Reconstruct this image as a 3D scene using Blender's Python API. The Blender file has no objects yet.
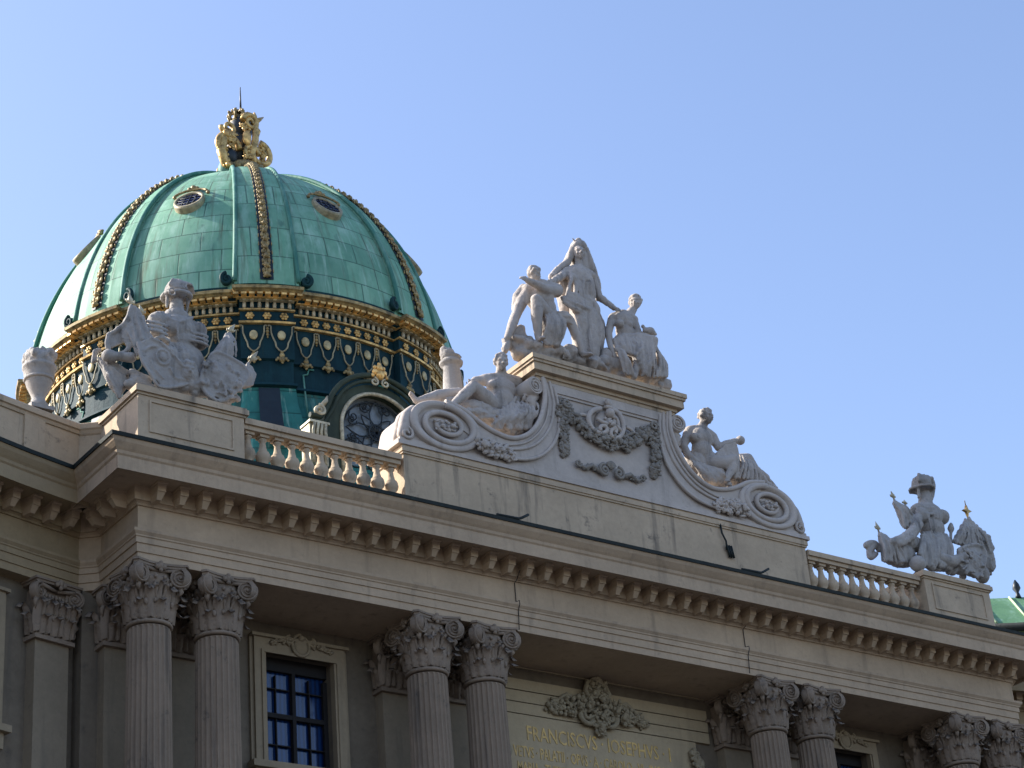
import bpy, bmesh, math, random
from mathutils import Vector, Matrix, noise
from mathutils.geometry import tessellate_polygon
R_ = math.radians
pi = math.pi
sc = bpy.context.scene
COL = sc.collection

# ------------------------------------------------------------------ camera, sky, sun, exposure
cam = bpy.data.cameras.new('camera'); camo = bpy.data.objects.new('camera', cam); COL.objects.link(camo)
_m = Matrix(((0.814718, -0.215544, -0.538308), (-0.574687, -0.42385, -0.700062), (-0.077268, 0.879711, -0.469188)))
camo.matrix_world = Matrix.Translation((-35.9624, -42.1305, -20.7217)) @ _m.to_4x4()
cam.sensor_width = 36; cam.lens = 75.3256; cam.clip_start = 0.5; cam.clip_end = 5000
sc.camera = camo

SUN_EL, SUN_AZ = 35, -41          # azimuth clockwise from +Y (the building's depth direction)
w = bpy.data.worlds.new('World'); sc.world = w; w.use_nodes = True
nt = w.node_tree; bg = nt.nodes['Background']
sk = nt.nodes.new('ShaderNodeTexSky'); sk.sky_type = 'NISHITA'; sk.sun_disc = False
sk.sun_elevation = R_(SUN_EL); sk.sun_rotation = R_(SUN_AZ)
sk.altitude = 200; sk.air_density = 1.0; sk.dust_density = 1.3; sk.ozone_density = 3.0
_tn = nt.nodes.new('ShaderNodeMix'); _tn.data_type = 'RGBA'; _tn.blend_type = 'MULTIPLY'; _tn.inputs[0].default_value = 1; _tn.inputs[7].default_value = (1.09, .985, .965, 1)
nt.links.new(sk.outputs[0], _tn.inputs[6]); nt.links.new(_tn.outputs[2], bg.inputs[0]); bg.inputs[1].default_value = 0.10
sl = bpy.data.lights.new('sun', 'SUN'); so = bpy.data.objects.new('sun', sl); COL.objects.link(so)
sl.energy = 3.3; sl.angle = R_(0.5); sl.color = (1.0, 0.95, 0.86)
_d = Vector((math.sin(R_(SUN_AZ)) * math.cos(R_(SUN_EL)), math.cos(R_(SUN_AZ)) * math.cos(R_(SUN_EL)), math.sin(R_(SUN_EL))))
so.rotation_euler = _d.to_track_quat('Z', 'Y').to_euler(); so.location = (-60, 40, 60)
sc.view_settings.view_transform = 'Standard'; sc.view_settings.look = 'None'
sc.view_settings.exposure = 1.66; sc.view_settings.gamma = 1
sc.cycles.max_bounces = 5; sc.cycles.diffuse_bounces = 3; sc.cycles.glossy_bounces = 3

# ------------------------------------------------------------------ materials
MATS = {}
def nodes_of(name, rough=.8, metal=0.0, spec=.3):
    m = bpy.data.materials.new(name); m.use_nodes = True; n = m.node_tree
    b = n.nodes['Principled BSDF']; b.inputs['Roughness'].default_value = rough
    b.inputs['Metallic'].default_value = metal; b.inputs['Specular IOR Level'].default_value = spec
    MATS[name] = m
    return m, n, b
def noise_tex(n, scale, detail=6, rough=.6, vec=None, stretch=None):
    t = n.nodes.new('ShaderNodeTexNoise'); t.inputs['Scale'].default_value = scale
    t.inputs['Detail'].default_value = detail; t.inputs['Roughness'].default_value = rough
    if vec is None:
        g = n.nodes.new('ShaderNodeNewGeometry'); vec = g.outputs['Position']
    if stretch:
        mp = n.nodes.new('ShaderNodeMapping'); mp.inputs['Scale'].default_value = stretch
        n.links.new(vec, mp.inputs[0]); vec = mp.outputs[0]
    n.links.new(vec, t.inputs['Vector'])
    return t.outputs[0]
def ramp(n, fac, stops):
    r = n.nodes.new('ShaderNodeValToRGB'); n.links.new(fac, r.inputs[0])
    e = r.color_ramp.elements
    while len(e) < len(stops): e.new(.5)
    for i, (p, c) in enumerate(stops): e[i].position = p; e[i].color = (*c, 1) if len(c) == 3 else c
    return r.outputs[0]
def mix(n, fac, a, b, mode='MIX'):
    x = n.nodes.new('ShaderNodeMix'); x.data_type = 'RGBA'; x.blend_type = mode
    if isinstance(fac, (int, float)): x.inputs[0].default_value = fac
    else: n.links.new(fac, x.inputs[0])
    for i, v in ((6, a), (7, b)):
        if isinstance(v, tuple): x.inputs[i].default_value = (*v, 1)
        else: n.links.new(v, x.inputs[i])
    return x.outputs[2]
def stone(name, c, var=.25, dirt=(.06, .055, .05), dirt_amt=.5, bump=.25, streak=True, joints=None):
    m, n, b = nodes_of(name, .88)
    c = tuple(c); lo = tuple(v * (1 - var) for v in c); hi = tuple(min(1, v * (1 + var * .7)) for v in c)
    base = ramp(n, noise_tex(n, .55, 8, .65), [(.3, lo), (.7, hi)])
    fine = noise_tex(n, 7, 6, .7)
    base = mix(n, .35, base, ramp(n, fine, [(.3, lo), (.75, hi)]))
    if streak:
        s = noise_tex(n, 1.0, 6, .6, stretch=(2.6, 2.6, .28))
        base = mix(n, ramp(n, s, [(.56, (0, 0, 0)), (.74, (dirt_amt,) * 3)]), base, dirt)
    blot = noise_tex(n, 2.3, 8, .75)
    base = mix(n, ramp(n, blot, [(.58, (0, 0, 0)), (.7, (dirt_amt * .9,) * 3)]), base, dirt)
    if joints:
        br = n.nodes.new('ShaderNodeTexBrick'); g = n.nodes.new('ShaderNodeNewGeometry')
        cx = n.nodes.new('ShaderNodeSeparateXYZ'); n.links.new(g.outputs['Position'], cx.inputs[0])
        cb = n.nodes.new('ShaderNodeCombineXYZ'); n.links.new(cx.outputs[0], cb.inputs[0]); n.links.new(cx.outputs[2], cb.inputs[1])
        n.links.new(cb.outputs[0], br.inputs['Vector'])
        br.inputs['Scale'].default_value = 1; br.inputs['Brick Width'].default_value = joints[0]; br.inputs['Row Height'].default_value = joints[1]
        br.inputs['Mortar Size'].default_value = .012; br.inputs['Color1'].default_value = (1, 1, 1, 1); br.inputs['Color2'].default_value = (.86, .86, .86, 1)
        br.inputs['Mortar'].default_value = (.35, .33, .3, 1)
        base = mix(n, 1.0, base, br.outputs[0], 'MULTIPLY')
    n.links.new(base, b.inputs['Base Color'])
    bp = n.nodes.new('ShaderNodeBump'); bp.inputs['Strength'].default_value = bump; bp.inputs['Distance'].default_value = .03
    n.links.new(noise_tex(n, 14, 8, .7), bp.inputs['Height']); n.links.new(bp.outputs[0], b.inputs['Normal'])
    return m
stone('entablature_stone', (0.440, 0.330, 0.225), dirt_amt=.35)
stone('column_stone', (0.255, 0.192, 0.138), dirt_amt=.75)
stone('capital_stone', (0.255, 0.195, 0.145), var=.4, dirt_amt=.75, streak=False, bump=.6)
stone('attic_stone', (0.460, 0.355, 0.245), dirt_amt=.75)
stone('gable_stone', (0.470, 0.410, 0.360), dirt_amt=.3)
stone('statue_stone', (0.430, 0.380, 0.340), var=.35, dirt=(.09, .085, .08), dirt_amt=.75, bump=.8)
stone('trophy_stone', (0.360, 0.335, 0.310), var=.4, dirt=(.07, .07, .07), dirt_amt=.8, bump=.9)
stone('ornament_stone', (0.270, 0.240, 0.205), var=.4, dirt_amt=.6, bump=.6, streak=False)
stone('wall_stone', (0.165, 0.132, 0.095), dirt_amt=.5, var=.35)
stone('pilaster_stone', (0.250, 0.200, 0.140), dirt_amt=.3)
stone('tablet_ornament', (0.310, 0.255, 0.170), var=.3, dirt_amt=.4, bump=.5, streak=False)
stone('panel_stone', (0.400, 0.315, 0.200), dirt_amt=.2)
stone('frame_stone', (0.300, 0.235, 0.155), dirt_amt=.3)
stone('side_stone', (0.330, 0.250, 0.150), dirt_amt=.25)
def copper(name, c1, c2, brick=None, spec=.3):
    m, n, b = nodes_of(name, .65, .0, spec)
    base = ramp(n, noise_tex(n, .9, 7, .65), [(.3, c1), (.7, c2)])
    st = noise_tex(n, 1, 6, .65, stretch=(1.8, 1.8, .22))
    base = mix(n, ramp(n, st, [(.5, (0, 0, 0)), (.72, (.55,) * 3)]), base, (.33, .50, .41) if c1[1] > .1 else tuple(v * 1.6 for v in c2))
    st2 = noise_tex(n, 1.3, 6, .65, stretch=(2.2, 2.2, .2))
    base = mix(n, ramp(n, st2, [(.58, (0, 0, 0)), (.70, (.6,) * 3)]), base, (.06, .13, .105) if c1[1] > .1 else (.02, .04, .035))
    bh = None
    if brick:
        uv = n.nodes.new('ShaderNodeUVMap')
        br = n.nodes.new('ShaderNodeTexBrick'); n.links.new(uv.outputs[0], br.inputs['Vector'])
        br.inputs['Scale'].default_value = 1; br.inputs['Brick Width'].default_value = brick[0]; br.inputs['Row Height'].default_value = brick[1]
        br.inputs['Mortar Size'].default_value = .028; br.inputs['Mortar Smooth'].default_value = .3
        br.inputs['Color1'].default_value = (1.12, 1.12, 1.1, 1); br.inputs['Color2'].default_value = (.72, .8, .8, 1); br.inputs['Mortar'].default_value = (.42, .46, .46, 1)
        base = mix(n, 1.0, base, br.outputs[0], 'MULTIPLY')
        bh = br.outputs['Fac']
        stu = noise_tex(n, 1, 5, .6, vec=uv.outputs[0], stretch=(3.2, .22, 1))
        base = mix(n, ramp(n, stu, [(.53, (0, 0, 0)), (.70, (.8,) * 3)]), base, (.085, .095, .055))
        stv = noise_tex(n, 1, 5, .6, vec=uv.outputs[0], stretch=(5.2, .5, 1))
        base = mix(n, ramp(n, stv, [(.56, (0, 0, 0)), (.70, (.5,) * 3)]), base, (.42, .60, .50))
    n.links.new(base, b.inputs['Base Color'])
    bp = n.nodes.new('ShaderNodeBump'); bp.inputs['Strength'].default_value = .35; bp.inputs['Distance'].default_value = .03
    if bh is not None:
        bp.invert = True; n.links.new(bh, bp.inputs['Height'])
    else: n.links.new(noise_tex(n, 6, 6, .6), bp.inputs['Height'])
    n.links.new(bp.outputs[0], b.inputs['Normal'])
    return m
copper('roof_copper', (0.110, 0.271, 0.183), (0.188, 0.365, 0.254), brick=(1.62, 1.0))
copper('strip_copper', (0.100, 0.257, 0.172), (0.188, 0.376, 0.259), brick=(1.0, 1.5))
copper('rib_copper', (0.036, 0.147, 0.111), (0.062, 0.202, 0.152))
copper('drum_copper', (.004, .018, .026), (.009, .042, .052), spec=.12)  # copper darkened to paint in the deep shadow below the cornice
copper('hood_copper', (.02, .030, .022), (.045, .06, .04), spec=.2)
copper('lower_copper', (.012, .10, .09), (.035, .19, .16), brick=(1.9, 1.0))
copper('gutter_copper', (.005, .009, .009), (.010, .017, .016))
copper('side_copper', (.09, .20, .10), (.15, .29, .15))
copper('foot_copper', (.004, .02, .024), (.008, .04, .042), spec=.15)  # shadow of the rib foot hollows put into the colour; base bands share it
def simple(name, c, rough=.5, metal=0., var=.2, spec=.5, scale=4):
    m, n, b = nodes_of(name, rough, metal, spec)
    n.links.new(ramp(n, noise_tex(n, scale, 6, .65), [(.35, tuple(v * (1 - var) for v in c)), (.65, tuple(min(1, v * (1 + var)) for v in c))]), b.inputs['Base Color'])
    return m
simple('gilding', (.50, .33, .12), .45, .5, .6)
simple('bright_gilding', (.70, .42, .14), .4, .5, .45)
simple('old_gilding', (.27, .20, .085), .55, .3, .6)
simple('pale_gilding', (.42, .37, .25), .5, .2, .45)
simple('pale_copper', (.34, .42, .33), .6, 0, .3)
simple('letter_gilding', (.52, .34, .10), .5, .0, .3)
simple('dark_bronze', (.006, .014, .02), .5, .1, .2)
simple('dark_frame', (.006, .004, .004), .8, 0, .1)
simple('iron_grille', (.012, .018, .022), .5, .3, .2)
simple('grille_glass', (.13, .155, .17), .35, 0, .3)
simple('paving', (.055, .05, .048), .9, 0, .3, scale=.4)
simple('side_seam', (.42, .52, .30), .6, 0)
simple('loop_gilding', (.26, .225, .13), .55, .15, .4)
simple('medallion_gilding', (.40, .33, .17), .5, .2, .4)
simple('cable', (.02, .02, .02), .7)
simple('roof_felt', (.12, .12, .12), .9)
m, n, b = nodes_of('window_glass', .12, 0, .6)      # old panes in wavy bands of dark blue
_g = n.nodes.new('ShaderNodeNewGeometry'); _wv = n.nodes.new('ShaderNodeTexWave'); _wv.inputs['Scale'].default_value = 2.4; _wv.inputs['Distortion'].default_value = 1.2
n.links.new(_g.outputs['Position'], _wv.inputs['Vector'])
n.links.new(ramp(n, _wv.outputs['Fac'], [(.1, (.002, .012, .05)), (.9, (.005, .032, .12))]), b.inputs['Base Color'])
simple('dome_glass', (.015, .02, .07), .15, 0, .6)

# ------------------------------------------------------------------ object helpers
def link(name, me, mat=None, parent=None):
    o = bpy.data.objects.new(name, me); COL.objects.link(o)
    if mat is not None and me is not None and len(me.materials) == 0: me.materials.append(MATS[mat])
    if parent is not None: o.parent = parent; o.matrix_parent_inverse = Matrix.Translation(parent.matrix_basis.translation).inverted() if False else Matrix()
    return o
def thing(name, label, cat, loc=(0, 0, 0), group=None):
    o = bpy.data.objects.new(name, None); COL.objects.link(o); o.location = loc
    o['label'] = label; o['category'] = cat
    if group: o['group'] = group
    return o
def tag(o, label, cat, group=None):
    o['label'] = label; o['category'] = cat
    if group: o['group'] = group
    return o
class MB:
    """collects geometry for one mesh"""
    def __init__(s): s.v = []; s.f = []; s.sm = []; s.uv = None
    def add(s, vs, fs, smooth=False):
        o = len(s.v); s.v += [tuple(p) for p in vs]; s.f += [tuple(i + o for i in f) for f in fs]; s.sm += [smooth] * len(fs); return s
    def box(s, x0, x1, y0, y1, z0, z1, M=None):
        vs = [Vector(p) for p in ((x0, y0, z0), (x1, y0, z0), (x1, y1, z0), (x0, y1, z0), (x0, y0, z1), (x1, y0, z1), (x1, y1, z1), (x0, y1, z1))]
        if M is not None: vs = [M @ p for p in vs]
        return s.add(vs, [(0, 3, 2, 1), (4, 5, 6, 7), (0, 1, 5, 4), (1, 2, 6, 5), (2, 3, 7, 6), (3, 0, 4, 7)])
    def grid(s, rows, close_u=False, close_v=False, smooth=True):
        n = len(rows); k = len(rows[0]); vs = [p for r in rows for p in r]; fs = []
        for i in range(n if close_v else n - 1):
            for j in range(k if close_u else k - 1):
                a = i * k + j; b2 = i * k + (j + 1) % k; c = ((i + 1) % n) * k + (j + 1) % k; d = ((i + 1) % n) * k + j
                fs.append((a, b2, c, d))
        return s.add(vs, fs, smooth)
    def tube(s, pts, r, n=8, closed=False, caps=True, flat=None):
        pts = [Vector(p) for p in pts]; rows = []; up = None; N = len(pts)
        for i, p in enumerate(pts):
            a = pts[(i - 1) % N] if (closed or i > 0) else pts[i]; b2 = pts[(i + 1) % N] if (closed or i < N - 1) else pts[i]
            t = (b2 - a).normalized() if (b2 - a).length > 1e-9 else Vector((0, 0, 1))
            if up is None:
                up = Vector((0, 1, 0)) if abs(t.y) < .9 else Vector((1, 0, 0))
            u = (up - t * up.dot(t))
            u = u.normalized() if u.length > 1e-6 else t.orthogonal().normalized()
            up = u; v = t.cross(u)
            rr = r[i] if isinstance(r, (list, tuple)) else r
            rows.append([p + (u * math.cos(2 * pi * k / n) * (flat or 1) + v * math.sin(2 * pi * k / n)) * rr for k in range(n)])
        s.grid(rows, close_u=True, close_v=closed)
        if caps and not closed:
            o = len(s.v) - N * n
            s.f.append(tuple(o + k for k in range(n))); s.sm.append(False)
            s.f.append(tuple(o + (N - 1) * n + n - 1 - k for k in range(n))); s.sm.append(False)
        return s
    def lathe(s, prof, c=(0, 0, 0), n=24, smooth=True, caps=True):
        rows = [[(c[0] + r * math.cos(2 * pi * k / n), c[1] + r * math.sin(2 * pi * k / n), c[2] + z) for k in range(n)] for r, z in prof]
        s.grid(rows, close_u=True, smooth=smooth)
        if caps:
            o = len(s.v) - len(prof) * n
            s.f.append(tuple(o + n - 1 - k for k in range(n))); s.sm.append(False)
            s.f.append(tuple(o + (len(prof) - 1) * n + k for k in range(n))); s.sm.append(False)
        return s
    def ball(s, c, r, n=8, m=5, M=None):
        rx, ry, rz = (r, r, r) if isinstance(r, (int, float)) else r
        c = Vector(c); rows = []
        for i in range(m + 1):
            t = -pi / 2 + pi * i / m; cr = max(math.cos(t), .02)
            row = []
            for k in range(n):
                p = Vector((rx * cr * math.cos(2 * pi * k / n), ry * cr * math.sin(2 * pi * k / n), rz * math.sin(t)))
                if M is not None: p = M @ p
                row.append(c + p)
            rows.append(row)
        s.grid(rows, close_u=True)
        o = len(s.v) - (m + 1) * n
        s.f.append(tuple(o + n - 1 - k for k in range(n))); s.sm.append(True)
        s.f.append(tuple(o + m * n + k for k in range(n))); s.sm.append(True)
        return s
    def prism(s, poly, y0, y1, M=None):
        """polygon in XZ extruded along Y"""
        n = len(poly); fr = [Vector((x, y0, z)) for x, z in poly]; bk = [Vector((x, y1, z)) for x, z in poly]
        if M is not None: fr = [M @ p for p in fr]; bk = [M @ p for p in bk]
        tri = tessellate_polygon([[Vector((x, z, 0)) for x, z in poly]])
        fs = [tuple(t) for t in tri] + [tuple(n + i for i in reversed(t)) for t in tri] + [(i, (i + 1) % n, n + (i + 1) % n, n + i) for i in range(n)]
        return s.add(fr + bk, fs)
    def build(s, name, mat, parent=None, fix=True):
        me = bpy.data.meshes.new(name); me.from_pydata(s.v, [], s.f); me.polygons.foreach_set('use_smooth', s.sm)
        if s.uv is not None:
            l = me.uv_layers.new(name='UVMap')
            for lp in me.loops: l.data[lp.index].uv = s.uv[lp.vertex_index]
        if fix:
            bm = bmesh.new(); bm.from_mesh(me); bmesh.ops.recalc_face_normals(bm, faces=bm.faces); bm.to_mesh(me); bm.free()
        me.update()
        return link(name, me, mat, parent)
def rep(o, parent, loc, rotz=0.0, name=None, scale=None):
    c = o.copy(); c.name = name or o.name.split('.')[0]; COL.objects.link(c); c.parent = parent; c.location = loc; c.rotation_euler = (0, 0, rotz)
    if scale: c.scale = scale
    return c
def spiral(c, a, b, turns, start, n=40, end=.18, y=0.0, sgn=1):
    """spiral points in the XZ plane, shrinking to end*size"""
    out = []
    for i in range(n + 1):
        t = i / n; k = 1 - (1 - end) * t ** .9; ang = start + sgn * 2 * pi * turns * t
        out.append((c[0] + a * k * math.cos(ang), y, c[1] + b * k * math.sin(ang)))
    return out
rnd = random.Random(5)
def foliage(mb, pts, r, size, n, depth=.5, seed=1):
    """carved leaves and fruit scattered along a path"""
    q = random.Random(seed); P = [Vector(p) for p in pts]
    for i in range(n):
        t = q.random() * (len(P) - 1); k = min(int(t), len(P) - 2); p = P[k].lerp(P[k + 1], t - k)
        rr = r[k] + (r[k + 1] - r[k]) * (t - k) if isinstance(r, (list, tuple)) else r
        a = q.random() * 2 * pi; d = math.sqrt(q.random()) * rr
        c = p + Vector((math.cos(a) * d, -abs(q.gauss(0, .3)) * rr * depth - (rr - d) * depth, math.sin(a) * d))
        sz = size * q.uniform(.6, 1.3)
        if q.random() < .55:
            M = Matrix.Rotation(q.uniform(-1, 1), 3, 'X') @ Matrix.Rotation(q.random() * pi, 3, 'Y') @ Matrix.Rotation(q.uniform(-.8, .8), 3, 'Z')
            mb.ball(c, (sz * 1.5, sz * .45, sz * .7), 6, 4, M)
        else: mb.ball(c, sz * .8, 7, 5)

# ------------------------------------------------------------------ ground
g = MB(); g.add([(-600, -600, -22.32), (600, -600, -22.32), (600, 600, -22.32), (-600, 600, -22.32)], [(0, 1, 2, 3)])
gr = g.build('square_paving', 'paving'); gr['kind'] = 'structure'

# ------------------------------------------------------------------ path of the facade (plan), outward = towards the square
def wing_pts(s):
    pts = []; x, y, a = 15.52, 2.34, R_(13)
    for i in range(13):
        pts.append((s * x, y)); x += 1.3 * math.cos(a); y -= 1.3 * math.sin(a); a += R_(2.3)
    return pts
LW = wing_pts(-1)[::-1]; RW = wing_pts(1)
MAIN = [(-15.1, 2.0), (-15.1, 0), (15.1, 0), (15.1, 2.0)]
PATH = LW + MAIN + RW
iL, iR = len(LW) - 1, len(LW) + len(MAIN)
def offset_pt(i, d, path=PATH):
    """point of the path pushed outward by d with a mitre"""
    p = Vector(path[i]); ns = []
    for a, b2 in ((i - 1, i), (i, i + 1)):
        if a >= 0 and b2 < len(path):
            t = (Vector(path[b2]) - Vector(path[a])).normalized(); ns.append(Vector((t.y, -t.x)))
    nn = sum(ns, Vector((0, 0))).normalized(); k = 1 / max(.35, nn.dot(ns[0]))
    return p + nn * d * k
def sweep(prof, i0, i1, path=PATH, split=False):
    mb = MB()
    rows = [[(*offset_pt(i, d, path), z) for d, z in prof] for i in range(i0, i1 + 1)]
    for a, b2 in zip(rows, rows[1:]):
        for j in range(len(prof) - 1):
            mb.add([a[j], b2[j], b2[j + 1], a[j + 1]], [(0, 1, 2, 3)])
    return mb
ENT = [(-2.25, 0), (0, 0), (0, .2), (.035, .2), (.035, .42), (.07, .42), (.07, .56), (.10, .58), (.10, .61), (.16, .68), (.17, .745), (.12, .75), (.0, .77), (0, 1.40),
       (.05, 1.40), (.05, 1.45), (.10, 1.49), (.16, 1.49), (.16, 1.84), (1.0, 1.84), (1.0, 1.75), (1.04, 1.72), (1.04, 2.06), (1.08, 2.10), (1.10, 2.17), (1.15, 2.22), (1.24, 2.33), (1.29, 2.44)]
GUT = [(1.27, 2.43), (1.32, 2.43), (1.34, 2.52), (1.29, 2.54), (.9, 2.62), (-.2, 2.9)]
PAR = [(-.20, 2.75), (-.20, 4.36), (-.16, 4.36), (-.13, 4.44), (-.08, 4.46), (-.08, 4.60), (-.14, 4.66), (-.9, 4.68)]

# ------------------------------------------------------------------ the central block of the palace
pal = thing('palace', 'grey brown stone palace front with paired fluted columns, deep cornice and gold lettered tablet', 'building')
wy = 2.25
wl = MB()
xs = [-15.45, -10.49, -8.49, 8.49, 10.49, 15.45]
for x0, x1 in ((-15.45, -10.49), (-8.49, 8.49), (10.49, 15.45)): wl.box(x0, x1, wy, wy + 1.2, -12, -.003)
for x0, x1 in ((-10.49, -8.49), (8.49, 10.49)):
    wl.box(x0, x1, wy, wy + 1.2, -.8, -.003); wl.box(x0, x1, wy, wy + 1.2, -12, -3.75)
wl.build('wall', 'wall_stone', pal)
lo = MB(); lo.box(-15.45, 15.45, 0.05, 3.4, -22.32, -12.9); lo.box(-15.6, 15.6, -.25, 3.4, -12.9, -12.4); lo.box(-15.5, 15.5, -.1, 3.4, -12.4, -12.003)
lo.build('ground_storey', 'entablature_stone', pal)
bk = MB(); bk.box(-15.4, 15.4, 3.46, 30, -22.3, 2.7); bk.build('rear_block', 'wall_stone', pal)
rf = MB(); rf.add([(-15.4, .5, 2.95), (15.4, .5, 2.95), (15.4, 30, 2.95), (-15.4, 30, 2.95)], [(0, 1, 2, 3)]); rf.build('flat_roof', 'roof_felt', pal)
ent = sweep(ENT, iL, iR).build('entablature', 'entablature_stone', pal)
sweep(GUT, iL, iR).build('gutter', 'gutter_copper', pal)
# brackets under the cornice
def modillion(name='cornice_bracket'):
    mb = MB()
    M = Matrix(((0, 1, 0), (-1, 0, 0), (0, 0, 1)))
    # upper slab and tapering block, sides slightly battered
    mb.prism([(.14, 1.837), (.64, 1.837), (.64, 1.80), (.61, 1.775), (.14, 1.775)], -.135, .135, M)
    for (x0, x1, z0, z1, y, y2) in ((.115, .11, 1.60, 1.775, .58, .57), (.10, .065, 1.43, 1.60, .54, .42)):
        vs = [(-x1, -.14, z0), (x1, -.14, z0), (x1, -y2, z0), (-x1, -y2, z0), (-x0, -.14, z1), (x0, -.14, z1), (x0, -y, z1), (-x0, -y, z1)]
        mb.add(vs, [(0, 1, 2, 3), (4, 7, 6, 5), (0, 4, 5, 1), (1, 5, 6, 2), (2, 6, 7, 3), (3, 7, 4, 0)])
    return mb
mo = modillion().build('cornice_bracket', 'entablature_stone', ent)
mo.location = (-14.75, 0, 0)
for i in range(1, 50): rep(mo, ent, (-14.75 + .602 * i, 0, 0))
for k in range(3):
    rep(mo, ent, (-15.1, .38 + .58 * k, 0), R_(-90)); rep(mo, ent, (15.1, .38 + .58 * k, 0), R_(90))
# capitals
def leaf(mb, base, out, up_h, width, curl, M0=Matrix.Identity(4)):
    rows = []
    side = Vector((-out.y, out.x, 0)); nR = 9
    for i in range(nR):
        t = i / (nR - 1)
        prof_out = .045 + .07 * t + curl * max(0, t - .55) ** 2 * 2.6
        z = up_h * (t if t < .88 else .88 - (t - .88) * 1.3)
        wd = width * (0.62 + .45 * math.sin(pi * min(t * 1.05, 1))) * (1 - .55 * max(0, t - .7) / .3) * (1.0 if i % 2 else .84)
        c = base + out * prof_out + Vector((0, 0, z))
        row = []
        for k, u in enumerate((-1, -.55, 0, .55, 1)):
            row.append(M0 @ (c + side * wd * .5 * u + out * ((.065 if k == 2 else (-.015 if abs(u) < 1 else -.06)) + (.04 if abs(u) == 1 and i % 2 else 0))))
        rows.append(row)
    mb.grid(rows)
def volute(mb, c, nrm, r, th=.16, sgn=1):
    nrm = Vector(nrm).normalized(); side = nrm.cross(Vector((0, 0, 1))); c = Vector(c)
    n = 20
    rows = []
    for o, rr in ((-th, r * .9), (0, r), (0, r * .86), (-.035, r * .80)):
        rows.append([c + nrm * o + side * rr * math.cos(2 * pi * k / n) + Vector((0, 0, rr * math.sin(2 * pi * k / n))) for k in range(n)])
    mb.grid(rows, close_u=True)
    o = len(mb.v) - n; mb.f.append(tuple(range(o, o + n))); mb.sm.append(False)
    pts = []
    for i in range(36):
        t = i / 35; a = pi / 2 + sgn * t * 2 * pi * 2.1; k = r * (.84 - .72 * t)
        pts.append(c + side * k * math.cos(a) + Vector((0, 0, k * math.sin(a))) - nrm * .012)
    mb.tube(pts, [.03 * (1 - .4 * i / 35) for i in range(36)], 5)
    mb.ball(c - nrm * .005, r * .17, 7, 5)
def column_capital():
    mb = MB()
    mb.lathe([(.50, -1.50), (.545, -1.49), (.57, -1.45), (.545, -1.41), (.51, -1.40), (.50, -1.3), (.50, -.9), (.52, -.6), (.58, -.42), (.60, -.36), (.56, -.33), (.54, -.30), (.54, -.1)], n=32)
    q = random.Random(4)
    for k in range(8):
        a = 2 * pi * k / 8; o = Vector((math.sin(a), -math.cos(a), 0)); leaf(mb, o * .49 + Vector((0, 0, -1.40)), o, .50, .34, .50)
        leaf(mb, o * .50 + Vector((0, 0, -1.05)), o, .62, .24, .5)
        a += pi / 8; o = Vector((math.sin(a), -math.cos(a), 0)); leaf(mb, o * .50 + Vector((0, 0, -1.38)), o, .84, .38, .45)
    for k in range(16):
        a = 2 * pi * (k + .5) / 16; o = Vector((math.sin(a), -math.cos(a), 0)); sd = Vector((-o.y, o.x, 0))
        mb.tube([o * .53 + Vector((0, 0, -1.0)), o * .60 + Vector((0, 0, -.74)), o * .68 + Vector((0, 0, -.58)), o * .72 + Vector((0, 0, -.66))], [.04, .045, .05, .04], 6)
        mb.ball(o * .60 + Vector((0, 0, -.36)), (.055, .055, .06), 6, 4)
        for z, r in ((-1.0, .60), (-.62, .66), (-.52, .60)):
            mb.ball(o * (r + q.uniform(-.02, .03)) + sd * q.uniform(-.04, .04) + Vector((0, 0, z + q.uniform(-.03, .03))), (q.uniform(.03, .06), q.uniform(.03, .06), q.uniform(.05, .09)), 6, 4)
    for k in range(32):
        a = 2 * pi * (k + .5) / 32; o = Vector((math.sin(a), -math.cos(a), 0)); mb.tube([o * .515 + Vector((0, 0, -1.38)), o * .55 + Vector((0, 0, -1.15)), o * .58 + Vector((0, 0, -.98))], [.022, .03, .035], 5)
    # concave abacus
    pl = []
    for q in range(4):
        for t in (-.86, -.72, -.4, 0, .4, .72, .86):
            x = t * .74; y = -(.74 - .14 * (1 - (t / .86) ** 2))
            c, s = math.cos(q * pi / 2), math.sin(q * pi / 2); pl.append((x * c - y * s, x * s + y * c))
    for z0, z1, k in ((-.12, -.06, .95), (-.06, -.004, 1.0)):
        n = len(pl); vs = [(x * k, y * k, z0) for x, y in pl] + [(x * k, y * k, z1) for x, y in pl]
        mb.add(vs, [tuple(reversed(range(n))), tuple(range(n, 2 * n))] + [(i, (i + 1) % n, n + (i + 1) % n, n + i) for i in range(n)])
    for q in range(4):
        M = Matrix.Rotation(q * pi / 2, 3, 'Z')
        for s in (-1, 1):
            volute(mb, M @ Vector((s * .50, -.66, -.33)), M @ Vector((-s * .36, -.93, 0)), .25, .22, s)
            mb.tube([M @ Vector((s * .48, -.58, -.13)), M @ Vector((s * .25, -.54, -.16)), M @ Vector((0, -.52, -.2))], [.05, .05, .04], 6)
            mb.tube([M @ Vector((s * .54, -.54, -.55)), M @ Vector((s * .57, -.56, -.66)), M @ Vector((s * .52, -.52, -.76))], [.07, .055, .02], 6)
        for dx, dz, r in ((0, -.07, .10), (-.09, -.10, .07), (.09, -.10, .07), (0, -.18, .06), (0, .0, .06)): mb.ball(M @ Vector((dx, -.62, dz - .02)), (r, .06, r), 7, 5)
    return mb
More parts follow.
